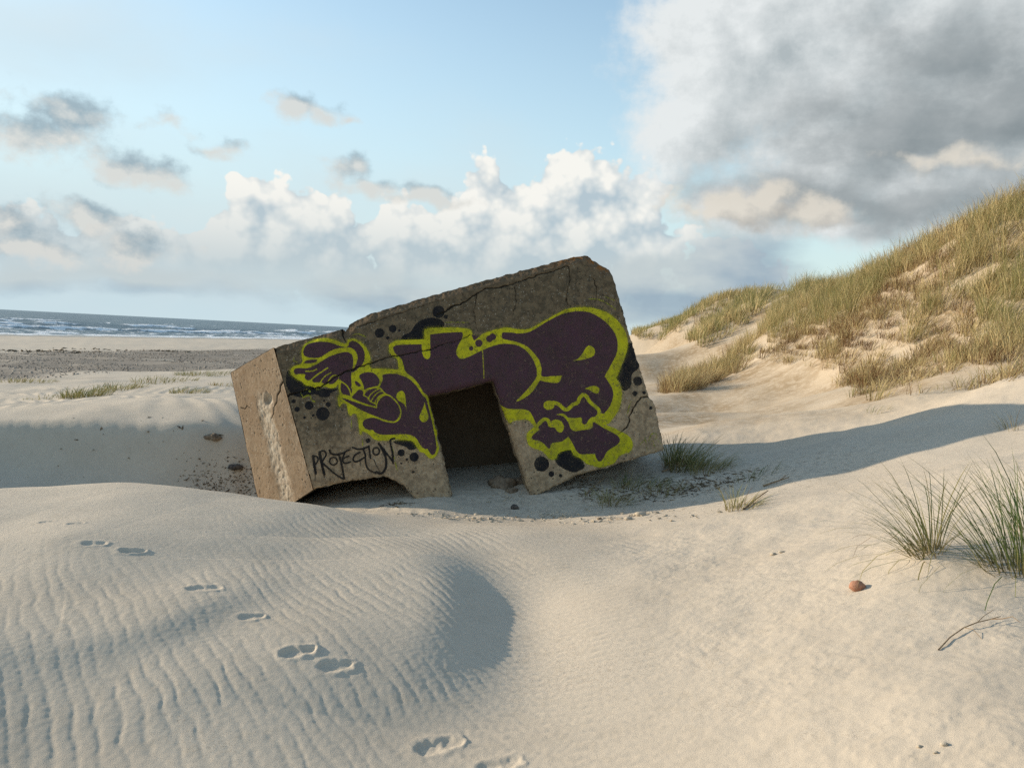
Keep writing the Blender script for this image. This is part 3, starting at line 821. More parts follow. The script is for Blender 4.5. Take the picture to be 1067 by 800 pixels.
P = P2m
def upoly(lst, smooth=True):
    s = np.full(len(P), 1.0)
    for pl in lst:
        q = UV(crom(pl) if smooth else pl)
        s = np.minimum(s, sd_poly(P, q))
    return s
def uline(lst, base=None):
    s = np.full(len(P), 1.0)
    for pts, w in lst:
        s = np.minimum(s, sd_line(P, UV(crom(pts, closed=False)), w*PXM))
    return s
def ucirc(lst):
    s = np.full(len(P), 1.0)
    for c_, r_ in lst:
        q = UV([c_])[0]
        s = np.minimum(s, np.hypot(P[:,0]-q[0], P[:,1]-q[1]) - r_*PXM)
    return s
sYel = np.minimum(upoly([Y1, Y2, WING]), 1.0)
sPur = upoly([P1, P2y, P3y] + SHOE + WING_P)
sLin = np.minimum(np.minimum(upoly([NOTCH] + DROPS), uline(SHOE_L)), np.minimum(uline(WING_L), uline(PIECE_L)))
sPur = np.minimum(np.maximum(sPur, -sLin), ucirc(DOTS_P))
# faint overspray
sFnt = uline(FAINT)
sYel2 = np.minimum(np.minimum(sYel, sPur), sLin)
# paint sinks into the pits, so it wears off there
def overlay(name, sd, lift, matl, attrs, label=None, margin=.012):
    need = sd < margin
    kq = keep & need[Q].any(1)
    q = Q[kq]
    if len(q) == 0: return None
    u_ = np.zeros(len(P), bool); u_[q.ravel()] = True
    ix = np.cumsum(u_)-1
    Vv = from_uvw(P2m[:,0], P2m[:,1], wdep-lift)
    a = {k: v[u_] for k, v in attrs.items()}
    o = obj(name, mesh_np(name, (Vv-bo)[u_], quads=ix[q], attrs=a), matl)
    o.parent = front
    if label: o['label'] = label
    return o

def paint(name, front_col, second=None, wear=.25, soft=.004, fade=False):
    m, nt, p = material(name)
    co = nt.coord('Object')
    n = nt.noise(co, 60, 3, .65); n2 = nt.noise(co, 7, 4, .65)
    jit = nt.sm(n, .2, .8, -soft, soft, 'LINEAR')
    sd = nt.math('ADD', nt.attr('sd'), jit)
    a = nt.sm(sd, -.0035, .0035, 1, 0)
    c = front_col
    if second is not None:
        k = nt.sm(nt.math('ADD', nt.attr('sp'), nt.math('MULTIPLY', jit, .8)), -.0035, .0035, 1, 0)
        c = nt.mix(k, front_col, second)
    c = nt.mix(nt.sm(n2, .35, .75, 0, .55), c, nt.mix(.72, c, col(.06,.05,.035)))
    st = nt.noise(nt.vmath('MULTIPLY', co, (6, 6, .6)), 1.7, 4, .65)
    c = nt.mix(nt.sm(st, .5, .75, 0, .4), c, nt.mix(.6, c, col(.10,.08,.06)))
    c = nt.mix(nt.sm(n, .62, .75, 0, .25), c, col(.16,.14,.11))
    worn = nt.math('MAXIMUM', nt.math('MULTIPLY', nt.sm(nt.noise(co, 26, 5, .75), .53, .63), wear), nt.math('MULTIPLY', nt.sm(nt.noise(co, 120, 2, .6), .64, .72), .8))
    a = nt.math('MULTIPLY', a, nt.sm(nt.noise(co, 3.2, 6, .7), .45, .72, 1, .62))
    if second is not None:
        halo = nt.math('MULTIPLY', nt.sm(nt.attr('sd'), .0, .036, .24, 0), nt.sm(n2, .3, .65, .15, 1))
        a = nt.math('MAXIMUM', a, halo)
    a = nt.math('MULTIPLY', a, nt.math('SUBTRACT', 1.0, worn))
    if fade:
        a = nt.math('MULTIPLY', a, nt.sm(nt.noise(co, 18, 4, .7), .38, .6, .1, .8))
    ck = nt.sm(nt.attr('crack'), -.003, .004, 0, 1)
    a = nt.math('MULTIPLY', a, ck)
    nt.put(p.inputs['Base Color'], c)
    p.inputs['Roughness'].default_value = .85
    p.inputs['Specular IOR Level'].default_value = .15
    nt.put(p.inputs['Alpha'], a)
    n3 = nt.noise(co, 90, 3, .7)
    nt.put(p.inputs['Normal'], nt.bump(nt.math('ADD', n3, nt.math('MULTIPLY', nt.noise(co, 14, 5, .7), .8)), .4, .008))
    return m
YELC, PURC, BLKC = col(.53,.49,.015), col(.078,.038,.050), col(.012,.012,.015)
MP = paint('spray_paint', YELC, PURC, .6, .0065)
MB = paint('black_spray_paint', BLKC, None, .35, .006)
MF = paint('faint_spray_paint', col(.36,.36,.03), None, .5, .008, True)
MT = paint('black_marker_paint', col(.014,.012,.012), None, .15, .002)
BLOBS = [[(300,386),(306,390.5),(314,398),(325,403),(340,405),(352,404.5),(350,407),(345,409),(343,413),(335,413.5),(328,410.5),(322,412),(315,414),(307,412),(300.5,406),(298,397)],
         [(418,354),(421,349),(428,345.5),(433,338),(440,333),(450,331),(459,333),(463,337.5),(460,342),(452,345),(452,352),(441,356),(430,356)],
         [(654,358),(660,359),(663,370),(666,381),(664,385),(659,389),(658,394),(658,400),(655,405),(651,407),(648,405),(646,398),(641,393),(648,381),(652,370)],
         [(578,474),(585,469.5),(593,466),(597,472),(605,477),(609,486),(604,490),(598,492),(590,489.5),(583,485.5),(578.5,480)],
         [(410,460),(420,457.5),(429,458),(434,465),(432,468),(427,468.6),(423,465.5),(412,462)]]
CIRC = [((336.3,431),6.9),((322,422.4),4.5),((309.6,426.4),2.6),((306,418),2.2),((342,421.5),2.6),((338,417.5),1.2),((326.4,432.7),1.3),((317.3,435),1.5),((395.5,347),4.9),((409.2,342.5),4.0),((416,344.5),1.3),((404,352),1.8),
        ((457,325),6.4),((464.5,330),2.2),((664.5,397),4.9),((661.5,410),2.7),((671,409),1.9),((678,425),1.8),((564.3,483.2),7.9),((574.5,493.6),3.0),((584,495.5),1.8),((418,471.6),3.7),((431.5,476),4.8),((424,478.5),1.4),((418,482.6),1.0),((383.6,459),2.5),((430.5,491.5),1.4)]
sBlk = np.minimum(upoly(BLOBS), ucirc(CIRC))
for bi in range(len(BLOBS)+len(CIRC)):
    s1 = upoly([BLOBS[bi]]) if bi < len(BLOBS) else ucirc([CIRC[bi-len(BLOBS)]])
    overlay('paint_spot', s1, .0012+.00003*bi, MB, {'sd': s1, 'crack': sC})
overlay('graffiti', sYel2, .003, MP, {'sd': sYel2, 'sp': sPur, 'crack': sC}, "purple letters with a yellow outline and a winged shoe", .040)
for fi, f_ in enumerate(FAINT):
    s1 = uline([f_])
    overlay('overspray', s1, .0040+.00002*fi, MF, {'sd': s1, 'crack': sC})
def ell(cx, cy, rx, ry): return [(cx+rx*math.cos(t), cy+ry*math.sin(t)) for t in np.linspace(0, 2*math.pi, 13)]
TAGL = [([(326.5,475),(327.5,484),(329,493)],2.6),([(326,477.5),(329,475),(331.3,477.5),(330.3,482),(328,484.5)],1.5),([(333,471),(335,482),(338,494)],2.7),([(332.3,473),(335,469.8),(338.3,470),(340,473.5),(337.5,478),(335.5,481.5)],1.6),([(335.5,481.5),(343,488.5),(351,495),(358,499)],1.7),
        (ell(347.5,480.3,4.0,3.9),1.5),([(343.5,469),(345,472.3),(350,473.6),(357,472.2)],2.0),([(353,472.8),(355.8,483),(358.5,498.5)],2.0),([(357.3,472.5),(360,470.5),(364.3,468.4)],1.6),([(359,472.5),(357,478),(359,482.5),(365,481.2)],1.6),([(358,477.5),(363.5,475)],1.5),
        ([(375,471.3),(370.5,473.5),(368,478),(370,481),(375,479.5),(379,476.8)],1.7),([(367.3,466),(374,468),(383.5,465.5)],1.7),([(378,467.3),(380.5,473),(381,482),(383.5,488.3),(388,491.3),(391.5,492.8)],1.7),([(384.3,464.5),(386,477)],1.8),(ell(392,470,3.4,3.8),1.7),
        ([(394.8,462),(398,467.5),(401.8,476),(402.3,485.5),(400,491),(396.5,493.3),(392,491.5)],2.4),([(395,462),(402,471),(409,480.5)],1.8),([(409.5,482.5),(409,472),(406.7,461),(407.3,457.6),(411.3,456.6)],1.9),
        ([(328.5,493),(328.5,501.5)],.7),([(337.8,494),(338,497.5)],.8),([(389.5,478.5),(392.5,485.5),(396,491)],.8),([(375.5,481),(375.7,485)],.6),([(367,483),(367,486.5)],.6)]
sTag = uline(TAGL)
overlay('tag_lettering', sTag, .0048, MT, {'sd': sTag, 'crack': np.full(len(P), 1.0)}, "black hand lettering reading PROTECTION")
sScr = uline(SCRIB)
overlay('scribble', sScr, .0046, MF, {'sd': sScr, 'crack': sC}, "small faded yellow scribble near the low right corner")
# ------------------------------------------------------------------ sea
sth = np.radians(np.concatenate([np.arange(-100, -40, 1.0), np.arange(-40, -8, .07), np.arange(-8, 30, .6)]))
sr = [95.0]
while sr[-1] < 420: sr.append(sr[-1] + .55 + max(0, sr[-1]-200)*.012)
while sr[-1] < 20000: sr.append(sr[-1]*1.035)
sr = np.array(sr)
T2, R2 = np.meshgrid(sth, sr)
sx, sy = (R2*np.sin(T2)).ravel(), (R2*np.cos(T2)).ravel()
ss = -coast_s(sx, sy)                          # metres out from the waterline
along = (0.2*sx + sy)/1.02
sr_ = np.hypot(sx, sy)
bend = 9*fbm(along/70, ss/90, 201, 3)
phase = (ss + bend)/27.0
fr = phase - np.floor(phase)
wid = np.floor(phase)
# each breaker runs in lengths along the beach
seg = fbm(along/55 + wid*7.31, wid*3.7, 202, 3)
act = sstep(.0, .42, seg) * sstep(215, 120, ss) * sstep(-2, 4, ss)
crest = np.exp(-((fr-.35)/.10)**2) * np.where(fr < .35, 1, .0) + np.where(fr >= .35, np.exp(-((fr-.35)/.28)**2), 0)
hgt = (.35 + .75*sstep(8, 60, ss))*(.55+.45*act)*sstep(0, 10, ss)*sstep(700, 150, ss)
sz = .02 + hgt*crest + .16*fbm(sx/6, sy/6, 203, 3)*sstep(3, 40, ss)*sstep(2500, 300, sr_) + .10*sstep(0, 30, ss)*fbm(sx/1.8, sy/1.8, 204, 2)*sstep(500, 150, sr_)
sz = sz - .12*sstep(4, -6, ss)
foam = act*np.clip(np.where(fr < .35, np.exp(-((fr-.35)/.09)**2), np.exp(-((fr-.35)/(.10+.30*sstep(0.1,.7,seg)))**2))*1.35, 0, 1)
lace = sstep(.05, .5, fbm(along/5.0, ss/3.0, 205, 4)) * sstep(90, 30, ss)*.7
foam = np.maximum(foam*(.55+.45*sstep(-.5, .3, fbm(along/4, ss/2.5, 206, 3))), lace)
foam = np.maximum(foam, sstep(7, 2, ss + 3*fbm(along/9, ss/9, 207, 2))*sstep(-4, 0, ss)*.9)
far = sstep(.52, .62, fbm(along/30, ss/12, 208, 3))*sstep(250, 330, sr_)*sstep(900, 500, sr_)*.5
foam = np.clip(np.maximum(foam, far), 0, 1)
sea_me = mesh_np("sea", np.stack([sx, sy, sz], -1), quads=grid_quads(len(sr), len(sth)), attrs={'foam': foam})
m, nt, p = material("sea_water")
co = nt.coord('Object')
n = nt.noise(co, .55, 4, .6)
fm = nt.sm(nt.math('ADD', nt.attr('foam'), nt.sm(n, .3, .7, -.18, .18, 'LINEAR')), .25, .6)
c = nt.mix(nt.noise(co, .05, 3), col(.06,.10,.115), col(.09,.125,.13))
nt.put(p.inputs['Base Color'], nt.mix(fm, c, col(.80,.82,.82)))
nt.put(p.inputs['Roughness'], nt.sm(fm, 0, 1, .38, .8))
p.inputs['Specular IOR Level'].default_value = .5
nt.put(p.inputs['Normal'], nt.bump(nt.noise(co, .9, 4, .65), 1.0, .7))
sea = obj("sea", sea_me, m)
tag(sea, "grey blue sea with rows of white breakers", None, None, 'structure')

# ------------------------------------------------------------------ vegetation
def blades(base, h, lean, bend_, width, az, tint, seg=3, seed=0, twist=None):
    """one mesh worth of grass blades. All arguments arrays of length N. lean/bend in radians, az = direction of lean"""
    N = len(h)
    levels = seg+1
    ts = np.linspace(0, 1, levels)
    pos = np.zeros((levels, N, 3)); cur = base.copy()
    pos[0] = cur
    dirx, diry = np.cos(az), np.sin(az)
    for k in range(1, levels):
        a = lean + bend_*((ts[k-1]+ts[k])/2)**1.3
        st = h/seg
        cur = cur + np.stack([np.sin(a)*dirx*st, np.sin(a)*diry*st, np.cos(a)*st], -1)
        pos[k] = cur
    ta = az + np.pi/2 if twist is None else twist
    side = np.stack([np.cos(ta), np.sin(ta), np.zeros(N)], -1)
    V = []
    for k in range(levels-1):
        w = width*(1-.55*ts[k])
        V.append(pos[k]-side*w[:,None]*.5); V.append(pos[k]+side*w[:,None]*.5)
    V.append(pos[-1])
    nv = len(V)
    V = np.stack(V, 1).reshape(-1, 3)
    b = np.arange(N)*nv
    q = [np.stack([b+2*k, b+2*k+1, b+2*k+3, b+2*k+2], -1) for k in range(levels-2)]
    t = np.stack([b+2*(levels-2), b+2*(levels-2)+1, b+nv-1], -1)
    tt = np.repeat(tint, nv)
    hh = np.tile(np.concatenate([np.repeat(ts[:-1], 2), [1.0]]), N)
    return V, np.concatenate(q), t, tt, hh

def grass_mat(name, green, straw, dark):
    m, nt, p = material(name)
    t = nt.attr('tint'); h = nt.attr('along')
    c = nt.mix(nt.sm(t, .25, .75), green, straw)
    c = nt.mix(nt.sm(t, .88, .95), c, dark)
    c = nt.mix(nt.sm(h, 0, .35, .55, 0), c, col(.27,.19,.10))
    nt.put(p.inputs['Base Color'], c)
    p.inputs['Roughness'].default_value = .65
    tr = nt.new('ShaderNodeBsdfTranslucent'); nt.put(tr.inputs['Color'], c)
    mx = nt.new('ShaderNodeMixShader'); mx.inputs[0].default_value = .28
    nt.l.new(p.outputs[0], mx.inputs[1]); nt.l.new(tr.outputs[0], mx.inputs[2])
    out = nt.n['Material Output']; nt.l.new(mx.outputs[0], out.inputs['Surface'])
    return m
G_DUNE = grass_mat("dune_grass_blades", col(.235,.23,.08), col(.55,.435,.215), col(.16,.085,.035))
G_NEAR = grass_mat("marram_blades", col(.085,.125,.035), col(.30,.255,.10), col(.20,.10,.04))

def clump_field(centers, nb, h, spread, width, tintf, seg=3, windaz=0.25, lean0=.12, bend0=.5):
    """blades for many clumps; centers (n,3)"""
    n = len(centers)
    N = n*nb
    c = np.repeat(np.arange(n), nb)
    r_ = spread*np.sqrt(rng.random(N)); a = rng.random(N)*2*np.pi
    bx, by = centers[c,0]+r_*np.cos(a), centers[c,1]+r_*np.sin(a)
    bz = np.repeat(centers[:,2], nb)
    hs = np.broadcast_to(h, (n,))[c]
    L = hs*(.55+.55*rng.random(N))
    # lean outward from the clump centre and with the wind
    ox = np.cos(a)*(.25+.9*r_/spread) + .75*math.cos(windaz) + rng.normal(0, .35, N)
    oy = np.sin(a)*(.25+.9*r_/spread) + .75*math.sin(windaz) + rng.normal(0, .35, N)
    az = np.arctan2(oy, ox)
    lean = lean0*np.hypot(ox, oy)*(.5+rng.random(N))
    bd = bend0*(.4+1.1*rng.random(N))
    dead = rng.random(N) < .16
    bd = np.where(dead, bd*2.3, bd); lean = np.where(dead, lean*1.6+.2, lean)
    tint = np.clip(tintf[c] + np.repeat(rng.normal(0, .10, n), nb) + rng.normal(0, .17, N) + .28*dead, 0, 1)
    w = width*(.7+.6*rng.random(N))
    tw = az + np.pi/2 + rng.normal(0, .9, N)
    return np.stack([bx, by, bz], -1), L, lean, bd, w, az, tint, tw

def make_grass(name, args, matl, seg=3, origin=None):
    base, L, lean, bd, w, az, tint, tw = args
    V, q, t, tt, hh = blades(base, L, lean, bd, w, az, tint, seg, twist=tw)
    if origin is not None: V = V - np.asarray(origin)
    me = mesh_np(name, V, quads=q, tris=t, smooth=True, attrs={'tint': tt, 'along': hh})
    return obj(name, me, matl, None, origin)

def inpoly(x, y, poly):
    poly = np.asarray(poly, float); ins = np.zeros(x.shape, bool)
    for i in range(len(poly)):
        ax, ay = poly[i]; bx, by = poly[(i+1) % len(poly)]
        if ay == by: continue
        ins ^= ((ay > y) != (by > y)) & (x < (bx-ax)*(y-ay)/(by-ay)+ax)
    return ins

# the overgrown dune: regions are read off the photograph and carried onto the slope
VEG_NEAR = [(690,410),(720,408),(770,388),(800,372),(820,372),(850,368),(862,378),(890,405),(915,418),(935,400),(945,392),(1000,380),(1040,378),(1067,370),(1250,340),(1250,60),(1067,180),(1000,225),(940,245),(880,275),(825,300),(790,340),(760,372),(720,392)]
BARE = [[(868,345),(890,330),(925,300),(960,275),(990,262),(1002,270),(985,300),(965,320),(945,335),(950,352),(925,372),(905,365),(880,362)],
        [(800,372),(830,350),(862,342),(868,358),(850,376)],
        [(975,330),(1010,318),(1030,345),(1020,365),(970,370)]]
cand = 15000
ccx = rng.uniform(3, 30, cand); ccy = rng.uniform(11, 58, cand)
ccz = H(ccx, ccy)
ipx, ipy = project(np.stack([ccx, ccy, ccz], -1))
crest_back = coast_s(ccx, ccy) > 119
ok = inpoly(ipx, ipy, VEG_NEAR) & (coast_s(ccx, ccy) > 103) & ~((ccy > 36) & (ipx < 800))
bare = np.zeros(cand, bool)
for b_ in BARE: bare |= inpoly(ipx, ipy, b_)
dens = .88 + .5*fbm(ccx/1.8, ccy/1.8, 301, 3)
# hem of the slope is thin
low = sstep(330, 395, ipy)*sstep(700, 850, ipx)
dens = dens - .35*low
dens = np.where(bare, dens*.8+.05, dens)
keepc = ok & (rng.random(cand) < np.clip(dens, .04, 1.)*np.where(ccy > 30, .7, .95))
# only the slope that can be seen, and the crest just behind it
cen = np.stack([ccx, ccy, ccz], -1)[keepc]
bsel = bare[keepc]
tintf = .57 + .22*fbm(cen[:,0]/3, cen[:,1]/3, 302, 2) + .25*sstep(330, 390, ipy[keepc]) + .3*bsel
hh_ = (.54 + .48*rng.random(len(cen)) + .22*fbm(cen[:,0]/2.5, cen[:,1]/2.5, 303, 2))*np.where(bsel, .55, 1)*(1-.5*low[keepc])
print('dune clumps', len(cen))
cen[:,2] -= .03
o = make_grass("dune_grass", clump_field(cen, 76, hh_, .26, .011, tintf, windaz=.15, lean0=.24, bend0=.7), G_DUNE)
tag(o, "dense yellow green marram grass covering the near dune slope", "grass", None, "stuff")
HEM = [(795,378),(830,350),(862,342),(900,315),(960,270),(1005,262),(1030,330),(1067,330),(1250,300),(1250,400),(1067,412),(1000,408),(950,412),(900,420),(880,408),(850,382)]
cand = 20000
hx_, hy_ = rng.uniform(4, 30, cand), rng.uniform(12, 34, cand)
hz_ = H(hx_, hy_)
ipx, ipy = project(np.stack([hx_, hy_, hz_], -1))
ok = inpoly(ipx, ipy, HEM) & (rng.random(cand) < np.clip(.42 + .7*fbm(hx_/1.1, hy_/1.1, 321, 3) - .5*sstep(385, 420, ipy), 0, .9))
hem = np.stack([hx_, hy_, hz_-.02], -1)[ok]
o = make_grass("dead_dune_grass", clump_field(hem, 22, .24+.30*rng.random(len(hem)), .22, .010, np.full(len(hem), .78), windaz=.15, lean0=.5, bend0=1.0), G_DUNE)
tag(o, "short dry dead grass scattered over the bare scars of the near dune", "grass", None, "stuff")
# far dune
VEG_FAR = [(660,350),(664,330),(690,315),(712,305),(740,295),(772,285),(830,275),(812,312),(806,320),(796,336),(785,350),(765,362),(735,362),(712,358),(722,345),(700,352),(675,358)]
GAP = [(798,312),(820,300),(826,306),(816,330),(800,352),(782,366),(768,366),(786,340)]
cand = 16000
fx_, fy_ = rng.uniform(6, 30, cand), rng.uniform(38, 130, cand)
fz_ = macro(fx_, fy_)
ipx, ipy = project(np.stack([fx_, fy_, fz_], -1))
ok = inpoly(ipx, ipy, VEG_FAR) & (rng.random(cand) < np.clip(.62+.8*fbm(fx_/4, fy_/4, 311, 3), 0, 1)) & ~inpoly(ipx, ipy, GAP)
cen = np.stack([fx_, fy_, fz_], -1)[ok]
print('far clumps', len(cen))
tf = .46 + .2*fbm(cen[:,0]/5, cen[:,1]/5, 312, 2)
o = make_grass("far_dune_grass", clump_field(cen, 16, .75+.3*rng.random(len(cen)), .38, .035, tf, seg=2, windaz=.15, lean0=.2, bend0=.6), G_DUNE, seg=2)
tag(o, "olive marram grass over the more distant dune beyond the bunker", "grass", None, "stuff")

# ------------------------------------------------------------------ single tufts
def tuft(px, py, h, spread, nb, width, tint, label, lean0=.2, bend0=.6, wind=0.2, group=None, mat=None, Y=None, flat=1.0):
    g = hit(px, py) if Y is None else None
    if g is None:
        q = at(px, py, Y); g = np.array([q[0], q[1], H(q[0], q[1])[0]])
    ar = clump_field(g[None], nb, h, spread, width, np.array([tint]), windaz=wind, lean0=lean0, bend0=bend0)
    base = ar[0]
    base[:,1] = g[1] + (base[:,1]-g[1])*flat
    base[:,2] = H(base[:,0], base[:,1]) - .02
    o = make_grass("grass_tuft", ar, mat or G_NEAR, seg=5, origin=tuple(g))
    tag(o, label, "grass tuft", group)
    return g
GT = "marram tufts standing apart in the sand"
tuft(966,576,.74,.10,110,.007,.38,"tall green marram tuft in the right foreground, left of the tuft cut by the frame",.50,.85,2.75,GT)
tuft(1049,592,.84,.14,130,.007,.38,"large green marram tuft at the right edge of the frame, nearest the camera",.46,.75,2.6,GT)
tuft(1085,560,.66,.14,60,.007,.30,"marram tuft mostly beyond the right edge of the frame, its blades leaning in",.30,.6,2.6,GT)
tuft(1052,447,.28,.10,30,.005,.75,"short dry straw tuft high on the foreground ridge at the right edge",.3,.8,2.6,GT)
tuft(712,487,.60,.26,330,.008,.45,"dense dark tuft against the low right corner of the bunker",.3,1.2,.2,GT)
tuft(740,490,.42,.26,200,.006,.5,"lower tuft just right of the dense dark tuft beside the bunker",.35,1.3,.1,GT)
tuft(790,497,.22,.30,70,.005,.4,"thin low green tuft in the shaded hollow, furthest right of the bunker",.4,1.0,.1,GT,flat=.5)
tuft(773,529,.32,.16,130,.006,.62,"sunlit yellow tuft on the rim of the hollow, right of the bunker",.4,1.2,.1,GT)
tuft(640,525,.34,.18,130,.006,.6,"small yellowish tuft on the sand below the bunker's right part",.45,1.3,.2,GT)
tuft(618,518,.20,.14,60,.006,.7,"tiny dry tuft below the bunker, left of the small yellowish tuft",.45,1.3,.2,GT)
tuft(668,508,.30,.34,190,.006,.62,"brown dry tuft in the shade under the bunker's raised right end",.4,1.3,.2,GT,flat=.6)
tuft(700,512,.24,.30,110,.006,.75,"sparse brown stems amid litter, in front of the dense dark tuft",.4,1.3,.2,GT)
for (px, py, h, sp, nb, t_, lab) in (
    (30,398,.26,.8,140,.35,"low green tuft on the left plain at the left edge of the frame"),
    (90,413,.40,.55,190,.32,"largest bright green tuft on the left plain"),
    (125,406,.34,.7,170,.36,"spreading green tuft just right of the largest one on the left plain"),
    (172,397,.30,1.1,170,.35,"long low tuft on the left plain, in the far row before the shingle"),
    (212,391,.34,1.2,200,.38,"wide tuft on the left plain, close behind the bunker's left corner"),
    (198,409,.26,.5,110,.36,"small grey green tuft on the left plain, in the shadow below the wide one"),
    (50,415,.15,.5,50,.4,"sparse short tuft on the left plain, left of the largest one"),
    (236,402,.22,.6,80,.5,"dry sparse tuft on the left plain, beside the bunker's left edge")):
    tuft(px, py, h*.8, sp, int(nb*1.7), .016, t_+.24, lab, .3, 1.0, .3, GT, flat=1.3)
for (px, py, h, nb, t_, lab) in (
    (700,408,.40,110,.5,"tuft at the near dune's foot, next to the bunker's right edge"),
    (716,404,.45,110,.5,"tuft at the near dune's foot, just right of the one by the bunker"),
    (745,394,.5,110,.55,"straw coloured tuft halfway up the near dune's left hem"),
    (905,402,.55,140,.75,"dry brown tuft hanging down furthest onto the bare sand of the dune"),
    (893,412,.35,60,.8,"small dry tuft left of the dry brown one at the dune's lower edge"),
    (1003,402,.30,24,.6,"lone thin tuft on bare sand above the long shadow"),
    (912,430,.22,20,.7,"lone short tuft on bare sand, lower edge of the dune above the shadow")):
    tuft(px, py, h, .22, nb, .009, t_, lab, .3, .8, .15, GT)

# ------------------------------------------------------------------ stones, twigs, debris
def lump(name, centre, size, seed, matl, squash=(1,1,.7), sub=3, rough=.25):
    bm = bpy.data.meshes.new(name)
    import bmesh
    b = bmesh.new()
    bmesh.ops.create_icosphere(b, subdivisions=sub, radius=1.0)
    co_ = np.array([v.co[:] for v in b.verts])
    n_ = 1 + rough*fbm(co_[:,0]*1.3+seed, co_[:,1]*1.3+co_[:,2]*.9, seed, 3) + .06*fbm(co_[:,2]*3.5+seed, co_[:,0]*3.5-co_[:,1]*2, seed+3, 2)
    for v, k in zip(b.verts, n_):
        v.co = Vector((v.co.x*k*size*squash[0], v.co.y*k*size*squash[1], v.co.z*k*size*squash[2]))
    for f in b.faces: f.smooth = True
    b.to_mesh(bm); b.free()
    return obj(name, bm, matl, None, tuple(centre))
def simple_mat(name, c1, c2, scale=30, rough=.85, b=.5):
    m, nt, p = material(name)
    co = nt.coord('Object'); n = nt.noise(co, scale, 4, .65)
    nt.put(p.inputs['Base Color'], nt.mix(nt.sm(n, .35, .65), c1, c2))
    p.inputs['Roughness'].default_value = rough
    nt.put(p.inputs['Normal'], nt.bump(nt.noise(co, scale*2.5, 4, .7), b, .006))
    return m
M_RED = simple_mat("red_brick_stone", col(.32,.145,.085), col(.42,.22,.14), 45)
M_DARK = simple_mat("dark_stone", col(.05,.045,.04), col(.12,.10,.085), 25)
M_CONC = simple_mat("broken_concrete", col(.24,.185,.13), col(.15,.11,.075), 18)
M_CLOD = simple_mat("sand_clod", col(.50,.43,.33), col(.42,.35,.26), 50)
M_TWIG = simple_mat("dry_twig", col(.20,.13,.075), col(.30,.22,.13), 30)
M_WEED = simple_mat("dark_litter", col(.07,.05,.032), col(.20,.145,.085), 12)
def stone(name, px, py, size, seed, matl, label, cat, sq=(1,.8,.65), dz=.3, sub=3, rough=.25, group=None, rz=0):
    g = hit(px, py)
    o = lump(name, g + np.array([0,0,size*sq[2]*dz]), size, seed, matl, sq, sub, rough)
    o.rotation_euler = (0, 0, rz)
    tag(o, label, cat, group)
    return o
stone("stone", 893, 613, .050, 5, M_RED, "smooth reddish brown stone lying on the lit sand in the right foreground", "stone", (1,.8,.74), .55, 3, .09)
stone("concrete_lump", 222, 457, .10, 6, M_CONC, "brown broken lump of concrete on the shaded far wall of the left hollow", "rubble", (1.3,.7,.6), .5, 3, .45)
stone("stone", 245, 489, .10, 7, M_DARK, "small dark stone in the shaded hollow near the bunker's left wall", "stone", (1.2,.8,.5), .5)
stone("stone", 536, 531, .045, 8, M_DARK, "small black stone on the sand in front of the doorway", "stone", (1.1,.8,.8), .6)
stone("stone", 526, 474, .09, 9, M_DARK, "dark stone on the sand inside the doorway", "stone", (1.2,.7,.7), .5)
for i, (px, py, s_, lab) in enumerate(((524,507,.13,"tan lump of broken concrete at the foot of the right door jamb"),(540,504,.09,"smaller lump of concrete wedged against the right door jamb"),(533,512,.06,"little concrete chip in front of the right door jamb"))):
    stone("concrete_lump", px, py, s_, 20+i, M_CONC, lab, "rubble", (1.2,.8,.7), .35, 3, .5)
for i, (px, py, s_, lab) in enumerate(((806,578,.022,"pale sand clod, left one of a short row right of centre"),(815,576,.020,"pale sand clod, right one of a short row right of centre"),(958,778,.010,"sand clod at the bottom right, leftmost of its small cluster"),(984,776,.014,"sand clod at the bottom right, largest of its small cluster"),(975,784,.009,"sand clod at the bottom right, lowest of its small cluster"))):
    stone("sand_clod", px, py, s_, 40+i, M_CLOD, lab, "sand clod", (1.2,.8,.6), .4, 2, .45)
for i, (px, py, s_, lab) in enumerate(((497,536,.03,"pale pebble on the sand before the doorway, left of the black stone"),(655,541,.035,"pale stone on the hollow's rim, below the bunker's right part"),(668,537,.05,"larger pale lump on the hollow's rim, below the bunker's right part"),(625,541,.025,"brown pebble on the hollow's rim, below the bunker's right part"))):
    stone("pebble", px, py, s_, 60+i, M_CLOD if i != 3 else M_CONC, lab, "pebble", (1.3,.8,.6), .4, 2, .35)

def tube(paths, sides=6):
    """tapered twig from a list of (points, r0, r1)"""
    V, Qs = [], []; n0 = 0
    for pts, r0, r1 in paths:
        pts = np.asarray(pts, float); n = len(pts)
        tg = np.gradient(pts, axis=0); tg /= np.linalg.norm(tg, axis=1)[:,None]+1e-9
        ref = np.array([0.3,0.2,1.0]); a = np.cross(tg, ref); a /= np.linalg.norm(a, axis=1)[:,None]+1e-9
        b = np.cross(tg, a)
        ang = np.arange(sides)/sides*2*np.pi
        rad = np.linspace(r0, r1, n)
        ring = pts[:,None]+rad[:,None,None]*(np.cos(ang)[None,:,None]*a[:,None]+np.sin(ang)[None,:,None]*b[:,None])
        V.append(ring.reshape(-1,3))
        for k in range(n-1):
            for s_ in range(sides):
                Qs.append((n0+k*sides+s_, n0+k*sides+(s_+1)%sides, n0+(k+1)*sides+(s_+1)%sides, n0+(k+1)*sides+s_))
        n0 += n*sides
    return np.concatenate(V), np.array(Qs)
def ground_curve(pix, lifts):
    out = []
    for (px, py), l in zip(pix, lifts):
        # lifted points keep the sight line: find the ground below and raise
        g = hit(px, py); out.append(g + np.array([0,0,l]))
    return np.array(out)
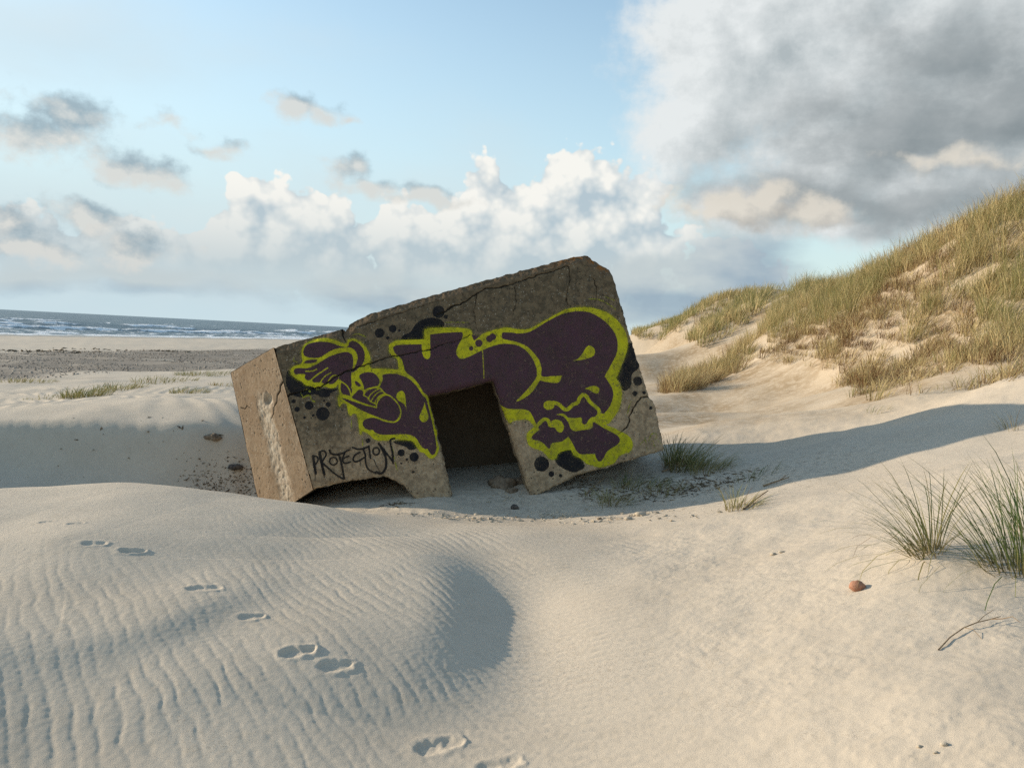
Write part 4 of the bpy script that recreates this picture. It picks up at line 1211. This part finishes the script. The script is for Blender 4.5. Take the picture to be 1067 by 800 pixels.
g1 = ground_curve([(978,676),(990,665),(1004,657),(1018,653),(1032,651),(1042,648)], [.004,.012,.02,.025,.03,.03])
b1 = np.array([g1[3], g1[3]+(.06,.05,.02), g1[3]+(.13,.08,.05)])
b2 = np.array([g1[4], g1[4]+(.03,-.05,.02), g1[4]+(.05,-.10,.05), g1[4]+(.055,-.16,.04)])
b3 = np.array([g1[2], g1[2]+(.02,-.05,.01), g1[2]+(.03,-.14,-.02)])
Vt, Qt = tube([(crom3, .004, .002) for crom3 in [g1]] + [(b1,.0025,.001),(b2,.003,.0012),(b3,.002,.001)])
o = obj("dry_twig", mesh_np("dry_twig", Vt-g1[0], quads=Qt), M_TWIG, None, tuple(g1[0]))
tag(o, "forked dry twig lying on the sand in the right foreground", "twig")
for pix, lf, r_, lab in (([(775,531),(790,521),(800,516)],[.01,.03,.05],.010,"short dark stick on the hollow's rim, right of the sunlit tuft"),
                         ([(690,493),(705,489),(722,490)],[.02,.05,.06],.014,"dark stick poking from the litter under the dense dark tuft"),
                         ([(795,507),(812,503),(822,499)],[.01,.03,.02],.011,"thin dark stick on shaded sand beyond the sunlit tuft"),
                         ([(610,516),(622,507),(633,500)],[.01,.04,.06],.009,"dark stick leaning on the sand just under the bunker's right part")):
    c_ = ground_curve(pix, lf)
    Vt, Qt = tube([(c_, r_, r_*.5), (np.array([c_[1], c_[1]+(.08,.02,.06)]), r_*.6, r_*.3)])
    o = obj("stick", mesh_np("stick", Vt-c_[0], quads=Qt), M_TWIG, None, tuple(c_[0]))
    tag(o, lab, "stick")

def litter(name, regions, n, size, matl, label, flat=.35, seed=1, thin=1.0):
    """scattered scraps: bent flakes and short stalks, one mass"""
    r2 = np.random.default_rng(seed)
    pts = []
    for (px, py, rx, ry, k) in regions:
        g = hit(px, py)
        m_ = int(n*k)
        a, q = r2.random(m_)*2*np.pi, np.sqrt(r2.random(m_))*(.4+.6*r2.random(m_))
        pts.append(np.stack([g[0]+rx*q*np.cos(a), g[1]+ry*q*np.sin(a)], -1))
    pts = np.concatenate(pts)
    z = H(pts[:,0], pts[:,1])
    N = len(pts)
    # elongated octahedra
    L = size*(.3+1.2*r2.random(N)**2); W = L*(.12+.35*r2.random(N))*thin; Hh = L*flat*(.3+.7*r2.random(N))
    az = r2.random(N)*2*np.pi; til = r2.normal(0, .35, N)
    d = np.stack([np.cos(az)*np.cos(til), np.sin(az)*np.cos(til), np.sin(til)], -1)
    s_ = np.stack([-np.sin(az), np.cos(az), 0*az], -1)
    u_ = np.cross(d, s_)
    c_ = np.stack([pts[:,0], pts[:,1], z+Hh*.5], -1)
    V = np.stack([c_+d*L[:,None], c_-d*L[:,None], c_+s_*W[:,None], c_-s_*W[:,None], c_+u_*Hh[:,None], c_-u_*Hh[:,None]], 1)
    V += r2.normal(0, 1, V.shape)*(W*.25)[:,None,None]
    f = np.array([[0,2,4],[2,1,4],[1,3,4],[3,0,4],[2,0,5],[1,2,5],[3,1,5],[0,3,5]])
    T = (np.arange(N)*6)[:,None,None] + f[None]
    o = obj(name, mesh_np(name, V.reshape(-1,3), tris=T.reshape(-1,3), smooth=False), matl)
    tag(o, label, "litter", None, "stuff")
    return o
litter("dry_seaweed", [(235,503,.75,.28,.5),(256,503,.5,.3,.3),(212,508,.5,.2,.2)], 1000, .022, M_WEED, "brown dry seaweed and gravel heaped at the foot of the bunker's left wall", .5, 3)
litter("plant_litter", [(700,510,.8,.7,.35),(660,515,.9,.5,.2),(740,505,.8,.6,.25),(625,515,.5,.4,.1),(605,505,.4,.3,.1),(415,525,.35,.25,.06),(500,482,.5,.6,.05)], 900, .055, M_WEED, "brown plant litter scattered over the shaded hollow below the bunker", .15, 4, .3)
litter("sand_crumbs", [(480,540,.9,.35,.3),(560,540,.9,.3,.25),(640,540,.7,.3,.25),(150,470,1.6,1.0,.03),(520,520,.5,.3,.1),(700,540,.6,.3,.07)], 420, .028, M_CLOD, "small crumbs of sand and stone along the rim before the bunker", .5, 5)
litter("scattered_weed", [(110,455,1.4,.6,.35),(170,460,1.2,.6,.3),(90,480,1.0,.5,.15),(205,470,.6,.5,.2)], 26, .05, M_WEED, "few dark scraps of weed on the shaded wall of the left hollow", .2, 6)
litter("wrack_line", [(18,366,7,1.2,.5),(75,366,5,1,.15),(115,365,7,1,.15),(180,366,10,1,.2)], 330, .22, M_WEED, "dark broken line of washed up weed across the upper beach", .3, 7)
# shingle stones on the gravel belt
r3 = np.random.default_rng(12)
N = 60000
X = r3.uniform(-75, -6, N); Yy = r3.uniform(22, 110, N)
s_ = coast_s(X, Yy)
ok = (s_ > 62) & (s_ < 88.5) & (fbm(X/6, Yy/6, 91, 2) > -.35)
X, Yy = X[ok], Yy[ok]
pz = macro(X, Yy)
N = len(X)
sz_ = .018 + .045*r3.random(N)**2
base8 = np.array([[1,0,0],[-1,0,0],[0,1,0],[0,-1,0],[0,0,.6],[0,0,-.6]])
V = np.stack([X, Yy, pz+sz_*.3], -1)[:,None]+base8[None]*sz_[:,None,None]*(1+.35*r3.normal(size=(N,6,1)))
f = np.array([[0,2,4],[2,1,4],[1,3,4],[3,0,4],[2,0,5],[1,2,5],[3,1,5],[0,3,5]])
T = (np.arange(N)*6)[:,None,None]+f[None]
m, nt, p = material("shingle_stone")
t = nt.attr('tint')
nt.put(p.inputs['Base Color'], nt.mix(t, col(.13,.11,.09), col(.42,.37,.31)))
o = obj("shingle", mesh_np("shingle", V.reshape(-1,3), tris=T.reshape(-1,3), smooth=True, attrs={'tint': np.repeat(r3.random(N), 6)}), m)
tag(o, "belt of grey brown shingle stones across the upper beach", "shingle", None, "stuff")
# ------------------------------------------------------------------ light
sd = bpy.data.lights.new("sun", 'SUN')
sd.energy = 4.05
sd.angle = R(0.6)
sd.color = (1.0, .86, .68)
so = bpy.data.objects.new("sun", sd)
COL.objects.link(so)
so.location = (0, 0, 30)
so.rotation_euler = Vector(tuple(-SUNV)).to_track_quat('-Z', 'Y').to_euler()

# ------------------------------------------------------------------ sky
world = bpy.data.worlds.new("World")
scene.world = world
world.use_nodes = True
W = NT(world.node_tree)
bg = W.n['Background']
sky = W.new('ShaderNodeTexSky', sky_type='NISHITA')
sky.sun_disc = False
sky.sun_elevation = SUN_EL
sky.sun_rotation = math.atan2(SUNV[0], SUNV[1])
sky.altitude = 0
sky.air_density = 1.0
sky.dust_density = 0.6
sky.ozone_density = 1.5
STR, EXPO = 0.14, 0.53
K = 1.0/(STR*2**EXPO)
gen = W.coord('Generated')
sx_ = W.new('ShaderNodeSeparateXYZ'); W.l.new(gen, sx_.inputs[0])
az = W.math('ARCTAN2', sx_.outputs[0], sx_.outputs[1])
el = W.math('ARCSINE', sx_.outputs[2])
cb = W.new('ShaderNodeCombineXYZ'); W.l.new(az, cb.inputs[0]); W.l.new(el, cb.inputs[1])
q0 = cb.outputs[0]

def ae(px, py):
    d = ray(px, py); d = d/np.linalg.norm(d)
    return math.atan2(d[0], d[1]), math.asin(d[2])

def cloud_group(name, blobs, nscale, namp, detail, rough, stretch=1.25, billow=0.0, bscale=30):
    g = bpy.data.node_groups.new(name, 'ShaderNodeTree')
    g.interface.new_socket('Vector', in_out='INPUT', socket_type='NodeSocketVector')
    g.interface.new_socket('Density', in_out='OUTPUT', socket_type='NodeSocketFloat')
    g.interface.new_socket('Puff', in_out='OUTPUT', socket_type='NodeSocketFloat')
    G = NT(g)
    gi = G.new('NodeGroupInput'); go = G.new('NodeGroupOutput')
    q = gi.outputs[0]
    # domain warp
    wn = G.new('ShaderNodeTexNoise', noise_dimensions='2D'); G.l.new(q, wn.inputs['Vector'])
    wn.inputs['Scale'].default_value = nscale*.8; wn.inputs['Detail'].default_value = 2
    wv = G.vmath('MULTIPLY', G.vmath('SUBTRACT', wn.outputs['Color'], (.5,.5,.5)), (.05,.04,0))
    qw = G.vmath('ADD', q, wv)
    acc = None
    for (px, py, rx, ry, s) in blobs:
        a, e = ae(px, py)
        d = G.vmath('MULTIPLY', G.vmath('SUBTRACT', qw, (a, e, 0)), (F/rx, F/ry, 0))
        l = G.vmath('LENGTH', d)
        v = G.math('MULTIPLY', G.math('SUBTRACT', 1.0, l), s)
        acc = v if acc is None else G.math('SMOOTH_MAX', acc, v, .25)
    acc = G.math('MAXIMUM', acc, -1.2)
    qs = G.vmath('MULTIPLY', q, (1, stretch, 0))
    n = G.noise(qs, nscale, detail, rough, dim='2D')
    dn = G.math('MULTIPLY', G.math('SUBTRACT', n, .5), namp*2)
    out = G.math('ADD', acc, dn)
    if billow:
        # cauliflower heads
        b = None
        for sc, am in ((bscale, 1.0), (bscale*2.3, .5), (bscale*5.1, .26)):
            v = G.new('ShaderNodeTexVoronoi', feature='SMOOTH_F1', voronoi_dimensions='2D')
            G.l.new(qw if sc == bscale else qs, v.inputs['Vector']); v.inputs['Scale'].default_value = sc
            v.inputs['Smoothness'].default_value = .35
            t = G.math('MULTIPLY', G.math('SUBTRACT', .45, v.outputs['Distance']), am)
            b = t if b is None else G.math('ADD', b, t)
        out = G.math('ADD', out, G.math('MULTIPLY', b, billow))
        G.l.new(b, go.inputs[1])
    G.l.new(out, go.inputs[0])
    return g

def use(g, q):
    n = W.new('ShaderNodeGroup'); n.node_tree = g
    W.put(n.inputs[0], q)
    return n.outputs

def layer(base, g, edge, bright, dark, off, gain, thick, opacity=1.0, bias=.5, fadeel=None, puff=0):
    o0 = use(g, q0); d0 = o0[0]
    d1 = use(g, W.vmath('ADD', q0, (off[0], off[1], 0)))[0]
    a = W.sm(d0, edge[0], edge[1])
    if fadeel: a = W.math('MULTIPLY', a, W.sm(el, R(.6), R(4.5)))
    if opacity != 1.0: a = W.math('MULTIPLY', a, opacity)
    li = W.math('ADD', W.math('MULTIPLY', W.math('SUBTRACT', d0, d1), gain), bias)
    if puff: li = W.math('ADD', li, W.math('MULTIPLY', o0[1], puff))
    li = W.math('SUBTRACT', li, W.math('MULTIPLY', W.sm(d0, .1, .9), thick), clamp=True)
    c = W.mix(li, tuple(x*K for x in dark)+(1,), tuple(x*K for x in bright)+(1,))
    if fadeel:
        # far clouds sink into the pale air near the horizon
        f = W.sm(el, R(fadeel[0]), R(fadeel[1]))
        c = W.mix(W.math('SUBTRACT', 1.0, f), c, tuple(x*K for x in fadeel[2])+(1,))
    return W.mix(a, base, c)

def lin(r, g, b): return tuple((c/255/12.92 if c <= 10 else ((c/255+.055)/1.055)**2.4) for c in (r, g, b))
def kc(t): return tuple(x*K for x in t)+(1,)
base = W.mix(1.0, sky.outputs[0], (1.42, 1.39, 1.25, 1), 'MULTIPLY')
# pale sea air, thicker low down and towards the sun
hz = W.sm(el, R(-1), R(24), .95, .02, 'LINEAR')
hz = W.math('POWER', hz, 1.25)
ls = W.sm(az, R(8), R(-45), 0, .40, 'LINEAR')
hz = W.math('ADD', hz, W.math('MULTIPLY', ls, W.sm(el, R(50), R(5))), clamp=True)
base = W.mix(hz, base, kc(lin(200, 222, 230)))
veil = cloud_group('veil', [(60,40,260,60,.7),(120,250,420,110,.9),(480,250,420,110,.9),(760,330,300,60,.9)], 5, .55, 6, .55, 2.2)
base = layer(base, veil, (-.25, 1.0), lin(222,230,230), lin(190,212,224), (-.02,.015), .5, 0, .6)
cum = cloud_group('cumulus', [(272,212,40,30,1.1),(295,245,70,50,1.3),(240,265,70,32,1.1),(340,270,75,36,1.1),(420,262,55,48,1.2),(450,240,50,30,1.0),(512,210,42,40,1.15),(530,250,90,55,1.4),(597,188,46,38,1.2),(620,235,72,62,1.3),(665,265,60,45,1.1),(480,292,220,34,1.0),(200,288,220,26,.8),(90,262,120,30,.8),(760,285,60,36,.8)],
                  17, .40, 9, .62, 1.1, .8, 24)
base = layer(base, cum, (.0, .17), lin(249,247,240), lin(180,197,207), (-.018,.022), .75, .0, .95, .40, (1.5, 9.5, lin(190,204,209)), .55)
low = cloud_group('low_bank', [(120,292,260,18,.7),(420,305,260,22,.8),(700,300,140,46,1.4),(770,275,80,55,1.3)], 9, .6, 6, .55, 2.6)
base = layer(base, low, (-.1, .8), lin(196,206,208), lin(146,168,186), (-.01,.02), 1.2, .2, .8, .45)
loose = cloud_group('loose', [(60,125,70,36,1.0),(30,140,60,28,.9),(130,178,60,20,.95),(90,225,50,20,.9),(320,116,48,16,1.0),(365,122,22,8,.7),(362,180,30,20,.95),(392,196,44,15,.95),(450,209,70,10,.95),(30,262,90,20,.8),(150,258,50,18,.8),(175,130,40,14,.6),(20,235,60,20,.7),(220,155,34,10,.55)], 22, .8, 8, .62, 1.25)
base = layer(base, loose, (.0, .75), lin(218,218,213), lin(150,170,181), (-.012,-.016), 1.5, .30, .86, .40)
great = cloud_group('great', [(735,55,95,95,1.0),(715,140,75,65,.9),(800,40,170,110,1.1),(930,50,220,130,1.2),(1050,100,200,140,1.2),(900,160,170,70,1.1),(790,215,100,36,1.0),(1000,190,170,55,1.0),(880,240,50,18,.6),(1200,60,300,220,1.2)], 11, .6, 9, .62, 1.15)
base = layer(base, great, (-.05, .5), lin(232,236,236), lin(176,185,188), (-.028,.010), 1.5, .24, .97, .76)
shade = cloud_group('great_shade', [(940,140,150,70,1.0),(840,200,120,32,.9),(1060,110,150,80,1.0),(1000,60,110,50,.8),(960,210,140,28,.9)], 12, .75, 8, .6, 1.5)
base = layer(base, shade, (-.25, .9), lin(172,178,180), lin(124,135,140), (-.03,.012), .8, .25, .85, .42)
cream = cloud_group('great_cream', [(775,220,62,24,1.0),(835,222,60,16,.8),(800,200,30,16,.8),(715,218,40,16,.6),(1010,165,90,14,.6)], 22, .62, 8, .6, 1.2)
base = layer(base, cream, (.0, .6), lin(226,219,206), lin(178,175,169), (-.016,.016), 1.4, .1, .85, .6)
W.put(bg.inputs['Color'], base)
bg.inputs['Strength'].default_value = STR
world.cycles.sampling_method = 'MANUAL'
world.cycles.sample_map_resolution = 512

# ------------------------------------------------------------------ render look
vs = scene.view_settings
vs.view_transform = 'Standard'
vs.look = 'None'
vs.gamma = 1.0
vs.use_curve_mapping = False
vs.exposure = EXPO
scene.cycles.max_bounces = 6
scene.cycles.diffuse_bounces = 3
scene.cycles.transparent_max_bounces = 12
scene.cycles.use_denoising = False
scene.cycles.sample_clamp_indirect = 4.0
scene.render.engine = 'CYCLES'
if '_abs' in bunker: del bunker['_abs']
